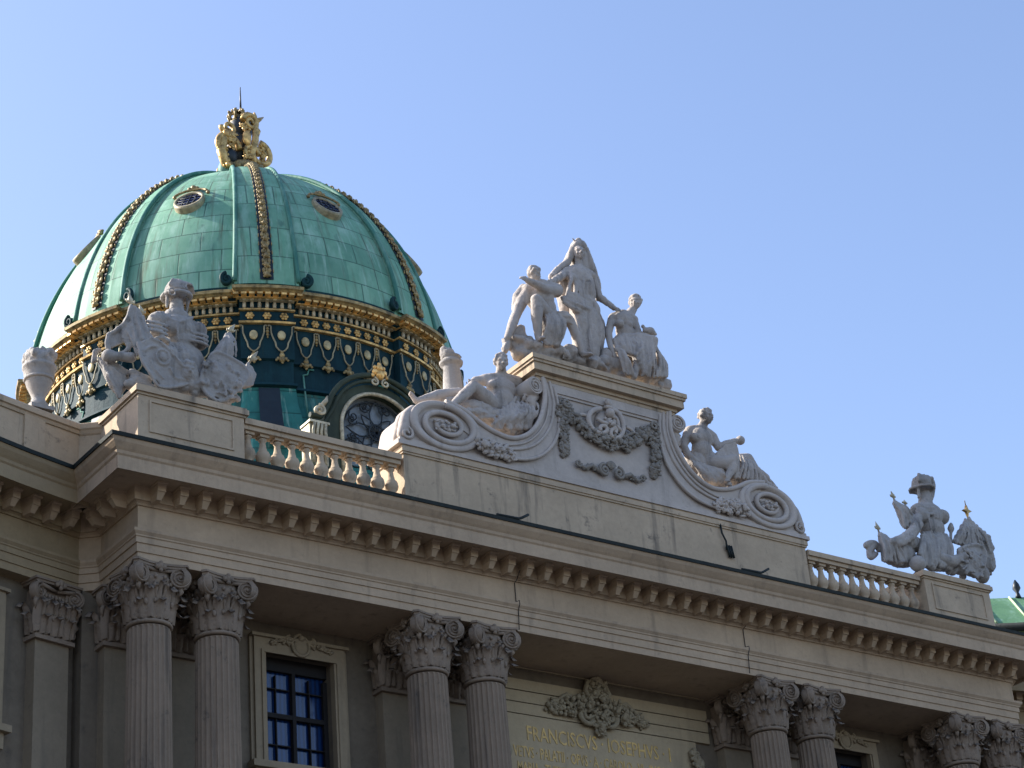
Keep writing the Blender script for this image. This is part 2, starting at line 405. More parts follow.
def shaft_mesh():
    mb = MB(); n = 24; K = 6; rows = []
    for z, r in ((-1.53, .50), (-1.58, .52), (-4.5, .545), (-8, .57), (-11.2, .58)):
        row = []
        for i in range(n):
            for k in range(K):
                a = 2 * pi * (i + k / K) / n
                dd = 0 if k == 0 else (0 if k == 1 else -.05 * math.sin(pi * (k - 1) / (K - 1)) ** .6)
                if z > -1.55: dd = 0
                row.append(((r + dd) * math.cos(a), (r + dd) * math.sin(a), z))
        rows.append(row)
    mb.grid(rows, close_u=True, smooth=False)
    mb.lathe([(.60, -11.2), (.68, -11.25), (.72, -11.35), (.66, -11.45), (.66, -11.55), (.80, -11.62), (.83, -11.75), (.80, -11.85)], n=32)
    mb.box(-.85, .85, -.85, .85, -12.0, -11.85)
    return mb
colx = [-14.53, -12.73, -6.7, -4.9, 4.9, 6.7, 12.73, 14.53]
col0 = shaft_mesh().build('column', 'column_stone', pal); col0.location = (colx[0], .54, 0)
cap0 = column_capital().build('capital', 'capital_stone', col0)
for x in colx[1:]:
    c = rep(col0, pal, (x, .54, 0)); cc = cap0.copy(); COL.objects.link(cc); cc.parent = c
# pilasters (flat) with their capitals
def pilaster_capital(hw=.52):
    mb = MB(); mb.box(-hw, hw, -.06, .35, -1.38, -.2); mb.box(-hw - .06, hw + .06, -.12, .35, -1.50, -1.40)
    o = Vector((0, -1, 0))
    for x in (-.36, 0, .36): leaf(mb, Vector((x, -.06, -1.38)), o, .50, .36, .45); leaf(mb, Vector((x, -.06, -1.02)), o, .56, .22, .45)
    for x in (-.50, -.18, .18, .50): leaf(mb, Vector((x, -.06, -1.34)), o, .88, .32, .5)
    q = random.Random(6)
    for i in range(26): mb.ball((q.uniform(-.5, .5), -.12 - q.uniform(0, .05), q.uniform(-1.1, -.5)), (q.uniform(.03, .06), .04, q.uniform(.04, .08)), 6, 4)
    for s in (-1, 1):
        for k in range(2): leaf(mb, Vector((s * hw, .05 + .18 * k, -1.36)), Vector((s, 0, 0)), .55 + .35 * k, .3, .4)
        volute(mb, (s * (hw - .02), -.20, -.33), (-s * .35, -.93, 0), .24, .20, s)
        mb.tube([(s * .5, -.2, -.17), (s * .25, -.16, -.2), (0, -.14, -.24)], [.05, .05, .04], 6)
        mb.tube([(s * .6, -.16, -.55), (s * .66, -.18, -.66), (s * .6, -.12, -.8)], [.07, .06, .02], 6)
    for k in range(9): mb.ball((-.4 + .1 * k, -.12, -.40), (.045, .05, .06), 6, 4)
    mb.box(-hw - .12, hw + .12, -.22, .35, -.12, -.06); mb.box(-hw - .17, hw + .17, -.26, .35, -.06, -.004)
    for dx, dz, r in ((0, -.08, .10), (-.1, -.12, .07), (.1, -.12, .07), (0, -.2, .06)): mb.ball((dx, -.3, dz), (r, .06, r), 7, 5)
    return mb
def pilaster_shaft(hw=.49):
    mb = MB(); mb.box(-hw, hw, 0, .36, -11.3, -1.50); mb.box(-hw - .12, hw + .12, -.12, .36, -12, -11.3); return mb
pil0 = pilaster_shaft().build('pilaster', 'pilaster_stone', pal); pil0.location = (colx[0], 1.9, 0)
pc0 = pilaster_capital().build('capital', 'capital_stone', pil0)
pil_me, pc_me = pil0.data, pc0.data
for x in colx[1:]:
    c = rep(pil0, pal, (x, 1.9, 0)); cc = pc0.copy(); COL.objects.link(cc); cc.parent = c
# windows
def window(parent, loc, rotz, crest=True, label=None):
    fr = MB()
    for s in (-1, 1):
        fr.box(min(s * 1.0, s * 1.33), max(s * 1.0, s * 1.33), -.16, .05, -3.75, -.8)
        fr.box(min(s * 1.06, s * 1.14), max(s * 1.06, s * 1.14), -.20, -.16, -3.75, -.86)
        fr.box(min(s * 1.33, s * 1.42), max(s * 1.33, s * 1.42), -.08, .05, -3.75, -.44)
    fr.box(-1.33, 1.33, -.16, .05, -.8, -.46); fr.box(-1.14, 1.14, -.20, -.16, -.86 + .0, -.78); fr.box(-1.42, 1.42, -.24, .05, -.46, -.38)
    fr.box(-1.5, 1.5, -.34, .3, -3.92, -3.75); fr.box(-1.38, 1.38, -.2, .05, -4.3, -3.92)
    o = fr.build('window', 'frame_stone', parent); o.location = loc; o.rotation_euler = (0, 0, rotz)
    wf = MB(); y0, y1 = .24, .34
    wf.box(-1.0, 1.0, y0, y1, -1.15, -.8)  # dark head band: wooden header with the shadow of the reveal painted in
    wf.box(-1.0, -.93, y0, y1, -3.74, -1.25); wf.box(.88, 1.0, y0, y1, -3.74, -1.25)
    wf.box(-.05, .05, y0 - .03, y1, -3.74, -1.15); wf.box(-.93, .88, y0 - .02, y1, -2.40, -2.28)
    for cx in (-.50, .48):
        wf.box(cx - .013, cx + .013, y0 + .02, y1, -3.74, -1.25)
        for z in (-1.62, -3.1): wf.box(cx - .42, cx + .40, y0 + .022, y1, z - .014, z + .014)
    wf.build('sash_frame', 'dark_frame', o)
    gl = MB(); gl.box(-.98, .98, .36, .39, -3.74, -1.1); gl.build('window_pane', 'window_glass', o)
    if crest:
        cr = MB(); cr.ball((0, -.18, -.58), (.22, .09, .24), 14, 8)
        cr.tube(spiral((0, -.56), .27, .30, .95, pi * .5, 24, .85, -.22), .04, 6)
        for s in (-1, 1):
            cr.tube(spiral((s * .32, -.44), .14, .12, 1.4, pi / 2, 24, .2, -.22, -s), .035, 6)
            foliage(cr, [(s * .3, -.18, -.46), (s * .62, -.18, -.52), (s * .9, -.18, -.60)], [.11, .09, .05], .05, 34, seed=4)
        cr.v = [(x, y, z - (.0 if z < -.2 else .12)) for x, y, z in cr.v]
        cr.ball((0, -.24, -.36), (.10, .08, .08), 8, 6)
        cr.build('carved_crest', 'frame_stone', o)
    return o
window(pal, (-9.5, wy, 0), 0); window(pal, (9.5, wy, 0), 0)
# the tablet with its gold letters, stone joints above it
tb = MB(); tb.box(-3.55, 3.55, wy - .10, wy - .003, -9, -1.38)
for i, z in enumerate((-.36, -.70, -1.04)): tb.box(-4.1, 4.1, wy - .10, wy - .003, z - .31, z)
tb.box(-4.1, 4.1, wy - .10, wy - .003, -.03, -.003)
tab = tb.build('tablet', 'panel_stone', pal)
def lettering(txt, x, z, h, width):
    cu = bpy.data.curves.new('t', 'FONT'); cu.body = txt; cu.size = h / .69; cu.extrude = .012; cu.resolution_u = 2; cu.offset = .004
    o = bpy.data.objects.new('t', cu); COL.objects.link(o)
    bpy.context.view_layer.update()
    me = bpy.data.meshes.new_from_object(o.evaluated_get(bpy.context.evaluated_depsgraph_get()))
    bpy.data.objects.remove(o)
    xs = [v.co.x for v in me.vertices]; x0, x1 = min(xs), max(xs); k = width / (x1 - x0)
    vs = [(x + (v.co.x - x0) * k, wy - .104 - v.co.z, z + v.co.y) for v in me.vertices]; fs = [tuple(p.vertices) for p in me.polygons]
    mb = MB(); mb.add(vs, fs)
    # little serifs at the feet and heads of the letters are too small to part from the strokes: one mesh per line
    me2 = mb.build('gilt_lettering', 'gilding', tab, fix=False); me2.data.materials.clear(); me2.data.materials.append(MATS['letter_gilding'])
    return me2
lettering('FRANCISCVS · IOSEPHVS · I', -2.45, -2.08, .40, 5.0)
lettering('VETVS · PALATII · OPVS · A · CAROLO · VI · INCOHATVM', -2.95, -2.58, .30, 6.1)
lettering('MARIA · THERESIA · ET · IOSEPHO · II · CONTINVATVM', -2.85, -3.02, .30, 5.9)
lettering('PERFECIT · ANNO · DOMINI · MDCCCXCIII', -2.75, -3.46, .30, 5.6)
ct = MB()
for s in (-1, 1):
    ct.tube(spiral((s * .36, -1.12), .34, .36, 1.8, pi / 2, 40, .15, wy - .22, -s), [.085 * (1 - .4 * i / 40) for i in range(41)], 7)
    ct.tube(spiral((s * .30, -.62), .2, .2, 1.5, -pi / 2, 30, .15, wy - .22, s), .05, 6)
    ct.tube([(s * .2, wy - .2, -.75), (s * .42, wy - .26, -.45), (s * .30, wy - .24, -.15), (s * .1, wy - .2, -.05)], [.06, .08, .07, .04], 7)
    foliage(ct, [(s * .35, wy - .16, -.75), (s * .8, wy - .16, -.95), (s * 1.25, wy - .16, -1.0), (s * 1.7, wy - .14, -1.1)], [.34, .34, .24, .10], .085, 130, seed=7 + s)
    ct.tube([(s * .7, wy - .18, -.7), (s * 1.05, wy - .22, -.62), (s * 1.4, wy - .2, -.85), (s * 1.6, wy - .18, -.8)], [.05, .06, .05, .03], 6)
    ct.tube(spiral((s * 1.45, -1.0), .18, .17, 1.3, pi, 24, .2, wy - .2, s), .045, 6)
foliage(ct, [(0, wy - .16, -.1), (0, wy - .2, -.7), (0, wy - .18, -1.2), (0, wy - .18, -1.62)], [.34, .42, .34, .1], .09, 150, seed=3)
ct.ball((0, wy - .2, -.45), (.2, .16, .3), 10, 7)
ct.build('carved_cartouche', 'tablet_ornament', tab)
for s in (-1, 1):
    so_ = MB(); foliage(so_, [(s * 3.35, wy - .16, -1.6), (s * 3.45, wy - .16, -2.3), (s * 3.4, wy - .14, -3.4), (s * 3.35, wy - .14, -4.6)], [.10, .28, .2, .15], .085, 120, seed=11)
    so_.tube(spiral((s * 3.3, -2.5), .22, .26, 1.4, pi / 2, 24, .2, wy - .2, s), .05, 6)
    so_.build('side_ornament', 'tablet_ornament', tab)
for x, z0, lab in ((-4.08, 1.60, None), (3.95, 1.60, None)):
    cb = MB(); cb.tube([(x, -.30, 1.62), (x, -.14, 1.42), (x, -.02, 1.36), (x, -.02, .82), (x, -.17, .80), (x, -.17, .7), (x, -.09, .55), (x, -.05, .02)], .012, 5)
    cb.build('lightning_cable', 'cable', pal)

# parapet, pedestals, balustrades
PY = .25
def moulded_block(name, x0, x1, y0, y1, z0, z1, cap=.10, capd=.10, panel=False, parent=None, mat='attic_stone'):
    mb = MB(); mb.box(x0, x1, y0, y1, z0, z1 - .26)
    mb.box(x0 - .04, x1 + .04, y0 - .04, y1 + .04, z1 - .26, z1 - .20); mb.box(x0 - capd, x1 + capd, y0 - capd, y1 + capd, z1 - .20, z1 - .06)
    mb.box(x0 - capd + .04, x1 + capd - .04, y0 - capd + .04, y1 + capd - .04, z1 - .06, z1)
    if panel:
        a, b2, c, d = x0 + .3, x1 - .3, z0 + .95, z1 - .42
        for q in ((a, b2, d, d + .05), (a, b2, c - .05, c), (a, a + .05, c, d), (b2 - .05, b2, c, d)): mb.box(q[0], q[1], y0 - .035, y0, q[2], q[3])
    return mb.build(name, mat, parent)
sweep([(-d2, z) for d2, z in ((.2, 2.7), (.2, 4.32), (.16, 4.36), (.12, 4.44), (.08, 4.48), (.08, 4.62), (.14, 4.66), (.9, 4.68), (.9, 2.7))], iL, iL + 1).build('parapet_return', 'attic_stone', pal)
sweep([(-d2, z) for d2, z in ((.2, 2.7), (.2, 4.32), (.16, 4.36), (.12, 4.44), (.08, 4.48), (.08, 4.62), (.14, 4.66), (.9, 4.68), (.9, 2.7))], iR - 1, iR).build('parapet_return', 'attic_stone', pal)
for s in (-1, 1):
    x0, x1 = sorted((s * 12.1, s * 15.05))
    moulded_block('pedestal', x0, x1, .12, 2.4, 2.6, 4.75, panel=True, parent=pal)
mp = moulded_block('attic_wall', -7.22, 7.22, PY, 1.6, 2.6, 4.9, capd=.07, parent=pal)
# baluster
def baluster():
    mb = MB(); mb.box(-.14, .14, -.14, .14, 3.28, 3.42); mb.lathe([(.12, 3.42), (.14, 3.45), (.11, 3.48), (.10, 3.50), (.17, 3.58), (.20, 3.69), (.185, 3.77), (.16, 3.80), (.165, 3.82), (.12, 3.86), (.09, 3.98), (.08, 4.06), (.075, 4.12), (.11, 4.16), (.11, 4.19), (.09, 4.22)], n=14); mb.box(-.13, .13, -.13, .13, 4.22, 4.30)
    return mb
bal0 = None
for s in (-1, 1):
    br_ = thing('balustrade', 'x', 'balustrade'); br_['label'] = 'sandstone balustrade between the helmeted trophy in front of the green dome and the gable scroll' if s < 0 else 'sandstone balustrade open to the sky between the right gable scroll and the right trophy'
    br_['group'] = 'balustrades on the attic'
    x0, x1 = sorted((s * 7.3, s * 12.02))
    rl = MB(); rl.box(x0, x1, PY + .02, PY + .42, 4.30, 4.42); rl.box(x0, x1, PY - .05, PY + .49, 4.42, 4.54); rl.box(x0, x1, PY - .02, PY + .46, 4.54, 4.60); rl.build('handrail', 'attic_stone', br_)
    bs = MB(); bs.box(x0, x1, PY, PY + .44, 2.75, 3.28); bs.build('plinth', 'attic_stone', br_)
    for i in range(11):
        x = x0 + (i + .5) * (x1 - x0) / 11
        if bal0 is None: bal0 = baluster().build('baluster', 'attic_stone', br_); bal0.location = (x, PY + .22, 0)
        else: rep(bal0, br_, (x, PY + .22, 0), name='baluster')
# copper flashing and a hook of the lightning gear along the gutter
for x in (-4.75, 3.7):
    fl = MB(); fl.tube([(x - .7, -1.31, 2.55), (x, -1.33, 2.56), (x + .12, -1.33, 2.62), (x + .32, -1.33, 2.74)], .04, 6); fl.build('gutter_hook', 'gutter_copper', pal)
pt = MB(); pt.tube([(3.82, 0.20, 4.74), (3.81, 0.16, 4.43), (3.93, 0.16, 4.20), (3.92, 0.16, 3.91)], .03, 6)
for dx in (0, .08, .16): pt.tube([Vector((3.96, 0.18, 4.09)) + Vector((dx, 0, -.05 * dx)), Vector((4.02, 0.18, 3.71)) + Vector((dx, 0, 0))], .035, 6)
pt.build('copper_pipe', 'gutter_copper', pal)

# ------------------------------------------------------------------ the gable over the attic
G_ = thing('gable', 'scrolled stone gable with flower garland and cartouche between two seated figures', 'gable')
def mir(pts, s): return [(s * x, z) for x, z in pts]
def CR0(pts, k=4):
    out = []; m = len(pts)
    for i in range(m - 1):
        p0, p1, p2, p3 = [Vector(pts[j]) for j in (max(i - 1, 0), i, i + 1, min(i + 2, m - 1))]
        for q in range(k):
            t = q / k; out.append(tuple(.5 * ((2 * p1) + (p2 - p0) * t + (2 * p0 - 5 * p1 + 4 * p2 - p3) * t * t + (3 * p1 - p0 - 3 * p2 + p3) * t ** 3)))
    return out + [tuple(pts[-1])]
gb = MB()
edge = [(2.34, 8.1), (2.31, 7.45), (2.56, 6.7), (3.0, 6.15), (3.6, 5.87), (4.2, 5.93), (4.7, 6.12), (5.2, 6.38), (5.8, 6.5), (6.45, 6.35), (6.95, 5.95), (7.12, 5.4), (7.3, 5.0)]
edge = [(2.34, 8.1), (2.31, 7.45), (2.56, 6.7), (3.0, 6.15), (3.6, 5.87), (4.2, 5.93), (4.7, 6.12), (5.2, 6.38), (5.8, 6.5), (6.45, 6.35), (6.95, 5.95), (7.12, 5.4), (7.3, 5.0)]
gb.prism(mir(CR0(edge), -1)[::-1] + CR0(edge), PY, PY + 1.35)
gb.box(-7.4, 7.4, PY - .08, PY + 1.5, 4.9, 5.02); gb.box(-7.32, 7.32, PY - .04, PY + 1.45, 5.02, 5.12)
gm = gb.build('gable_wall', 'gable_stone', G_)
# panel rebate: thin fillets that leave a sunk field
pf = MB()
pf.box(-2.05, 2.05, PY - .09, PY, 7.72, 8.04); pf.box(-2.0, 2.0, PY - .05, PY, 7.64, 7.72)
for s in (-1, 1):
    x0, x1 = sorted((s * 1.9, s * 2.3)); pf.box(x0, x1, PY - .08, PY, 6.9, 8.0)
pf.build('panel_frame', 'gable_stone', G_)
cn = MB()
for p_, z0, z1 in ((.10, 8.0, 8.10), (.16, 8.10, 8.2), (.31, 8.2, 8.44), (.36, 8.44, 8.52), (.40, 8.52, 8.66)):
    cn.box(-2.45 - p_, 2.45 + p_, PY - p_, PY + 1.35 + p_, z0, z1)
cn.box(-2.5, 2.5, PY + .05, PY + 1.3, 8.66, 8.95)
cn.build('gable_cornice', 'attic_stone', G_)
def cr(pts, k=5):
    out = []; m = len(pts)
    for i in range(m - 1):
        p0, p1, p2, p3 = [Vector(pts[j]) for j in (max(i - 1, 0), i, i + 1, min(i + 2, m - 1))]
        for q in range(k):
            t = q / k; v = .5 * ((2 * p1) + (p2 - p0) * t + (2 * p0 - 5 * p1 + 4 * p2 - p3) * t * t + (3 * p1 - p0 - 3 * p2 + p3) * t ** 3); out.append(tuple(v))
    return out + [tuple(pts[-1])]
for s in (-1, 1):
    up = [(2.10, 8.02), (2.02, 7.3), (2.25, 6.5), (2.8, 5.86), (3.5, 5.55), (4.2, 5.52), (4.75, 5.65)]
    sc_ = MB()
    # the broad band of the scroll
    ou = cr(edge[:9]); inn = cr([(1.95, 7.9), (1.85, 7.1), (2.0, 6.3), (2.5, 5.65), (3.2, 5.3), (4.1, 5.25), (4.75, 5.5)]); up = cr(up)
    poly = [(2.38, 8.0)] + [(x, z + .02) for x, z in ou[1:]] + [(5.5, 5.9)] + inn[::-1]
    sc_.prism(mir(poly, s), PY - .07, PY + .02)
    for ln, r_ in ((ou, .075), (up, .045), ([(x + .16, z + .10) for x, z in up], .035), (inn, .05)):
        sm = []
        for (a, b2), (c, d) in zip(ln, ln[1:]):
            for t in (0, .5): sm.append((s * (a + (c - a) * t), PY - .09, b2 + (d - b2) * t))
        sm.append((s * ln[-1][0], PY - .09, ln[-1][1])); sc_.tube(sm, r_, 8)
    # the big flat volute
    cx, cz = s * 5.85, 5.72
    n = 40; rows = []
    for y, k in ((PY + .3, .98), (PY - .12, 1.0), (PY - .16, .96), (PY - .16, .80), (PY - .06, .76), (PY - .03, .70)):
        rows.append([(cx + 1.16 * k * math.cos(2 * pi * i / n), y, cz + .74 * k * math.sin(2 * pi * i / n)) for i in range(n)])
    sc_.grid(rows, close_u=True); o = len(sc_.v) - n; sc_.f.append(tuple(range(o, o + n))); sc_.sm.append(False)
    pts = spiral((cx, cz), 1.02, .64, 1.75, pi / 2, 60, .30, PY - .13, s); sc_.tube(pts, [.10 * (1 - .35 * i / 60) for i in range(61)], 8)
    sc_.build('side_scroll', 'gable_stone', G_)
    bo = MB(); foliage(bo, [(cx - .35, PY - .12, cz), (cx + .35, PY - .12, cz)], .15, .07, 26, seed=21)
    foliage(bo, [(s * 4.75, PY - .12, 5.35), (s * 4.2, PY - .12, 5.33), (s * 3.7, PY - .1, 5.30)], [.26, .25, .18], .085, 110, seed=22)
    bo.tube(spiral((s * 4.45, 5.42), .24, .2, 1.4, pi / 2, 24, .2, PY - .16, -s), .045, 6); bo.tube(spiral((s * 4.0, 5.34), .2, .17, 1.3, -pi / 2, 24, .2, PY - .16, s), .04, 6)
    # outer leaf that wraps the end of the scroll
    for yy in (.05, .3):
        bo.tube(CR0([(s * 6.75, PY + yy, 6.12), (s * 7.02, PY + yy, 5.82), (s * 7.12, PY + yy, 5.45), (s * 7.22, PY + yy, 5.24), (s * 7.26, PY + yy, 5.12)], 4), [.12, .13, .14, .15, .16, .16, .17, .17, .17, .17, .15, .13, .12, .1, .08, .06, .05], 8)
    bo.tube(spiral((s * 7.1, 5.25), .22, .2, 1.3, pi / 2, 24, .2, PY - .06, s), .05, 6)
    bo.build('scroll_foliage', 'gable_stone', G_)
    sv = MB(); volute(sv, (s * 2.62, PY - .12, 7.78), (-s * .1, -1, 0), .27, 1.2, s); sv.tube([(s * 2.5, PY + .2, 7.6), (s * 2.68, PY + .15, 7.35), (s * 2.5, PY + .15, 7.05)], [.2, .17, .08], 8)
    foliage(sv, [(s * 2.75, PY + .2, 7.4), (s * 2.65, PY + .3, 7.1)], .2, .09, 22, seed=31)
    sv.build('small_volute', 'gable_stone', G_)
gl_ = MB()
gx = -.03
for s in (-1, 1):
    foliage(gl_, [(-.06 + s * 1.66, PY - .03, 7.45), (-.06 + s * 1.68, PY - .05, 7.0), (-.08 + s * 1.68, PY - .05, 6.5), (-.12 + s * 1.64, PY - .04, 6.0), (-.14 + s * 1.62, PY - .03, 5.82)], [.18, .22, .16, .18, .08], .085, 170, seed=41 + s)
    gl_.tube(spiral((gx + s * 1.6, 7.38), .15, .15, 1.4, 0, 24, .2, PY - .22, s), .045, 6)
sw = [(gx - 1.6, PY - .04, 7.2), (gx - 1.2, PY - .06, 6.95), (gx - .7, PY - .08, 6.62), (gx - .1, PY - .1, 6.50), (gx + .5, PY - .08, 6.62), (gx + 1.05, PY - .06, 6.95), (gx + 1.5, PY - .04, 7.25)]
foliage(gl_, sw, [.16, .22, .26, .28, .26, .22, .16], .085, 420, seed=44)
gl_.build('garland', 'ornament_stone', G_)
cg = MB()
cg.ball((gx - .05, PY - .03, 7.05), (.46, .14, .52), 18, 8)
for pts in ([(-0.36, 0.10, 7.54), (-0.67, 0.08, 7.39), (-0.87, 0.05, 7.13), (-0.85, 0.05, 6.87), (-0.70, 0.05, 6.71), (-0.46, 0.05, 6.69), (-0.28, 0.02, 6.79), (-0.30, 0.02, 6.93), (-0.46, 0.02, 6.91), (-0.53, 0.02, 6.80), (-0.48, 0.00, 6.76)], [(-0.03, 0.10, 7.58), (0.23, 0.08, 7.56), (0.36, 0.05, 7.33), (0.39, 0.05, 7.05), (0.25, 0.05, 6.77), (0.04, 0.05, 6.65), (-0.13, 0.02, 6.69), (-0.11, 0.02, 6.84), (0.03, 0.02, 6.95), (0.09, 0.02, 6.88), (0.01, 0.00, 6.78)]):
    q_ = CR0(pts, 5); cg.tube(q_, [.085 * (1 - .35 * i / len(q_)) for i in range(len(q_))], 8)
for pts in ([(-0.88, 0.10, 7.18), (-1.10, 0.10, 7.17), (-1.25, 0.12, 7.06)], [(0.52, 0.10, 7.15), (0.71, 0.10, 7.10), (0.84, 0.12, 7.01)], [(-0.57, 0.05, 7.14), (-0.35, 0.00, 7.03), (0.04, 0.05, 7.10)], [(-0.07, 0.10, 7.50), (-0.05, 0.02, 7.33), (0.17, 0.05, 7.31), (0.21, 0.05, 7.05)]): cg.tube(CR0(pts, 4), .06, 7)
cg.ball((gx - .05, PY - .22, 7.42), .15, 10, 7); cg.ball((gx - .05, PY - .2, 7.78), (.11, .1, .13), 8, 6); cg.ball((gx - .05, PY - .18, 7.62), (.17, .1, .07), 8, 6)
foliage(cg, [(gx - .2, PY - .16, 7.1), (gx + .15, PY - .16, 7.0)], .2, .08, 30, seed=47)
cg.build('cartouche', 'gable_stone', G_)
lo_ = MB()
for s in (-1, 1):
    lo_.tube(spiral((gx + s * .32, 5.62), .24, .20, 1.7, pi / 2, 30, .15, PY - .12, -s), .055, 7)
    lo_.tube([(gx + s * .5, PY - .08, 5.55), (gx + s * .85, PY - .1, 5.68), (gx + s * 1.15, PY - .08, 5.55), (gx + s * 1.38, PY - .08, 5.62)], [.07, .08, .06, .04], 7)
    lo_.tube(spiral((gx + s * 1.42, 5.66), .14, .12, 1.3, 0, 20, .2, PY - .1, s), .04, 6)
    foliage(lo_, [(gx + s * .6, PY - .06, 5.6), (gx + s * 1.2, PY - .06, 5.6)], .08, .05, 20, seed=51)
for k in range(-3, 4):
    a = k * .36; lo_.tube([(gx, PY - .08, 5.72), (gx + math.sin(a) * .22, PY - .12, 5.74 + math.cos(a) * .22)], [.03, .05], 6)
lo_.v = [(gx - .13 + (x - gx) * .82, y, z - .06) for x, y, z in lo_.v]
lo_.build('shell_ornament', 'ornament_stone', G_)

# ------------------------------------------------------------------ the curved wings
def wing(s, label):
    t = thing('palace_wing', label, 'building', group='curved wings of the palace')
    pth = LW if s < 0 else RW
    i0, i1 = (0, iL) if s < 0 else (iR, len(PATH) - 1)
    e = sweep(ENT, i0, i1).build('entablature', 'side_stone', t)
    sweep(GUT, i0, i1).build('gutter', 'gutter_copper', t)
    dz_ = 0 if s < 0 else -.42
    sweep([(d_, z if z < 3 else z + dz_) for d_, z in PAR] + [(-.9, 2.75)], i0, i1).build('parapet', 'attic_stone', t)
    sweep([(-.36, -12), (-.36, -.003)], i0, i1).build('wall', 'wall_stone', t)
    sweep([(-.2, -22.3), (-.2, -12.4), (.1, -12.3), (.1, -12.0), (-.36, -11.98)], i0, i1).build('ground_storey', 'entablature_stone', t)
    sweep([(-.36, 2.7), (-12, 2.9)], i0, i1).build('flat_roof', 'roof_felt', t)
    rib = MB()
    # walk along the wing from the inner corner
    pp = pth[::-1] if s < 0 else pth
    segs = []; acc = 0
    for a, b2 in zip(pp, pp[1:]):
        L = (Vector(b2) - Vector(a)).length; segs.append((acc, L, Vector(a), Vector(b2))); acc += L
    def at(d):
        for a0, L, a, b2 in segs:
            if d <= a0 + L: break
        u = (b2 - a).normalized(); p = a + u * (d - a0); ang = math.atan2(u.y, u.x) if s > 0 else math.atan2(-u.y, -u.x)
        return p, ang
    d = .55
    while d < acc - .6:
        p, ang = at(d); m_ = rep(mo, e, (p.x, p.y, 0), ang); d += .60
    for d in (.72, 5.3, 9.8, 14.2):
        p, ang = at(d); pl_ = link('pilaster', pil_me, None, t); pl_.location = (p.x, p.y, 0); pl_.rotation_euler = (0, 0, ang)
        off = Matrix.Rotation(ang, 3, 'Z') @ Vector((0, .02, 0)); pl_.location = (p.x + off.x, p.y + off.y, 0)
        c = link('capital', pc_me, None, pl_)
    for d in (3.26, 7.5, 12.0):
        p, ang = at(d); off = Matrix.Rotation(ang, 3, 'Z') @ Vector((0, .36, 0))
        wo_ = window(t, (p.x + off.x, p.y + off.y, 0), ang, crest=False)
        for c_ in [q_ for q_ in COL.objects if q_.parent == wo_]: c_.location.y = -.40
    for d in (1.3, 5.5, 9.9):
        p, ang = at(d); q = MB(); q.box(-.32, .32, -.02, .4, 2.8, 4.40 + dz_)
        o = q.build('parapet_pier', 'attic_stone', t); off = Matrix.Rotation(ang, 3, 'Z') @ Vector((0, .16, 0)); o.location = (p.x + off.x, p.y + off.y, 0); o.rotation_euler = (0, 0, ang)
    return at
atL = wing(-1, 'curved left wing of the palace with flat pilaster, beside the projecting column corner')
atR = wing(1, 'curved right wing of the palace, partly hidden behind the far column corner')

# ------------------------------------------------------------------ the copper dome behind the facade
DY = 21.3
dome = thing('copper_dome', 'large green copper dome with gilded ribs, cornice and pelmets behind the palace front', 'dome', (0, DY, 0))
PH = -1.5                                    # turn of the drum, degrees
def dpt(az, r, z):
    a = R_(az); return (r * math.sin(a), -r * math.cos(a), z)
Rb, Hd, Nn, Z0 = 8.12, 10.0, 1.88, 17.3
def prof_r(z):
    u = min(max((z - Z0) / Hd, 0), 1); return Rb * (1 - u ** Nn) ** (1 / Nn)
# profile sampled by arc length
raw = []
u = 0.066
while u <= .985: raw.append((Rb * (1 - u ** Nn) ** (1 / Nn), Z0 + Hd * u)); u += .0095
raw.append((1.25, Z0 + Hd * .992))
arc = [0]
for a, b2 in zip(raw, raw[1:]): arc.append(arc[-1] + math.hypot(a[0] - b2[0], a[1] - b2[1]))
def at_arc(s):
    for i in range(len(arc) - 1):
        if arc[i + 1] >= s:
            t = (s - arc[i]) / (arc[i + 1] - arc[i]); r = raw[i][0] + (raw[i + 1][0] - raw[i][0]) * t; z = raw[i][1] + (raw[i + 1][1] - raw[i][1]) * t
            d = Vector((raw[i + 1][0] - raw[i][0], raw[i + 1][1] - raw[i][1])).normalized(); return r, z, Vector((d.y, -d.x))
    return raw[-1][0], raw[-1][1], Vector((0, 1))
AL = arc[-1]
sh = MB(); rows = []; uv = []; NA = 144; NS = 60
for j in range(NS + 1):
    s = AL * j / NS; r, z, nn = at_arc(s); row = []
    for i in range(NA + 1):
        az = PH + 360 * i / NA; row.append(dpt(az, r, z)); uv.append(((360 * i / NA) / 360 * 51.5 + .3, s))
    rows.append(row)
sh.grid(rows); sh.uv = uv
sh.build('roof_shell', 'roof_copper', dome)
cap_ = MB(); cap_.lathe([(1.7, 27.2), (1.5, 27.35), (1.15, 27.5), (1.0, 27.8), (.9, 27.95)], n=32); cap_.build('crown_plate', 'rib_copper', dome)
def strip_w(s): return 1.14 - .56 * (s / AL)
first = None
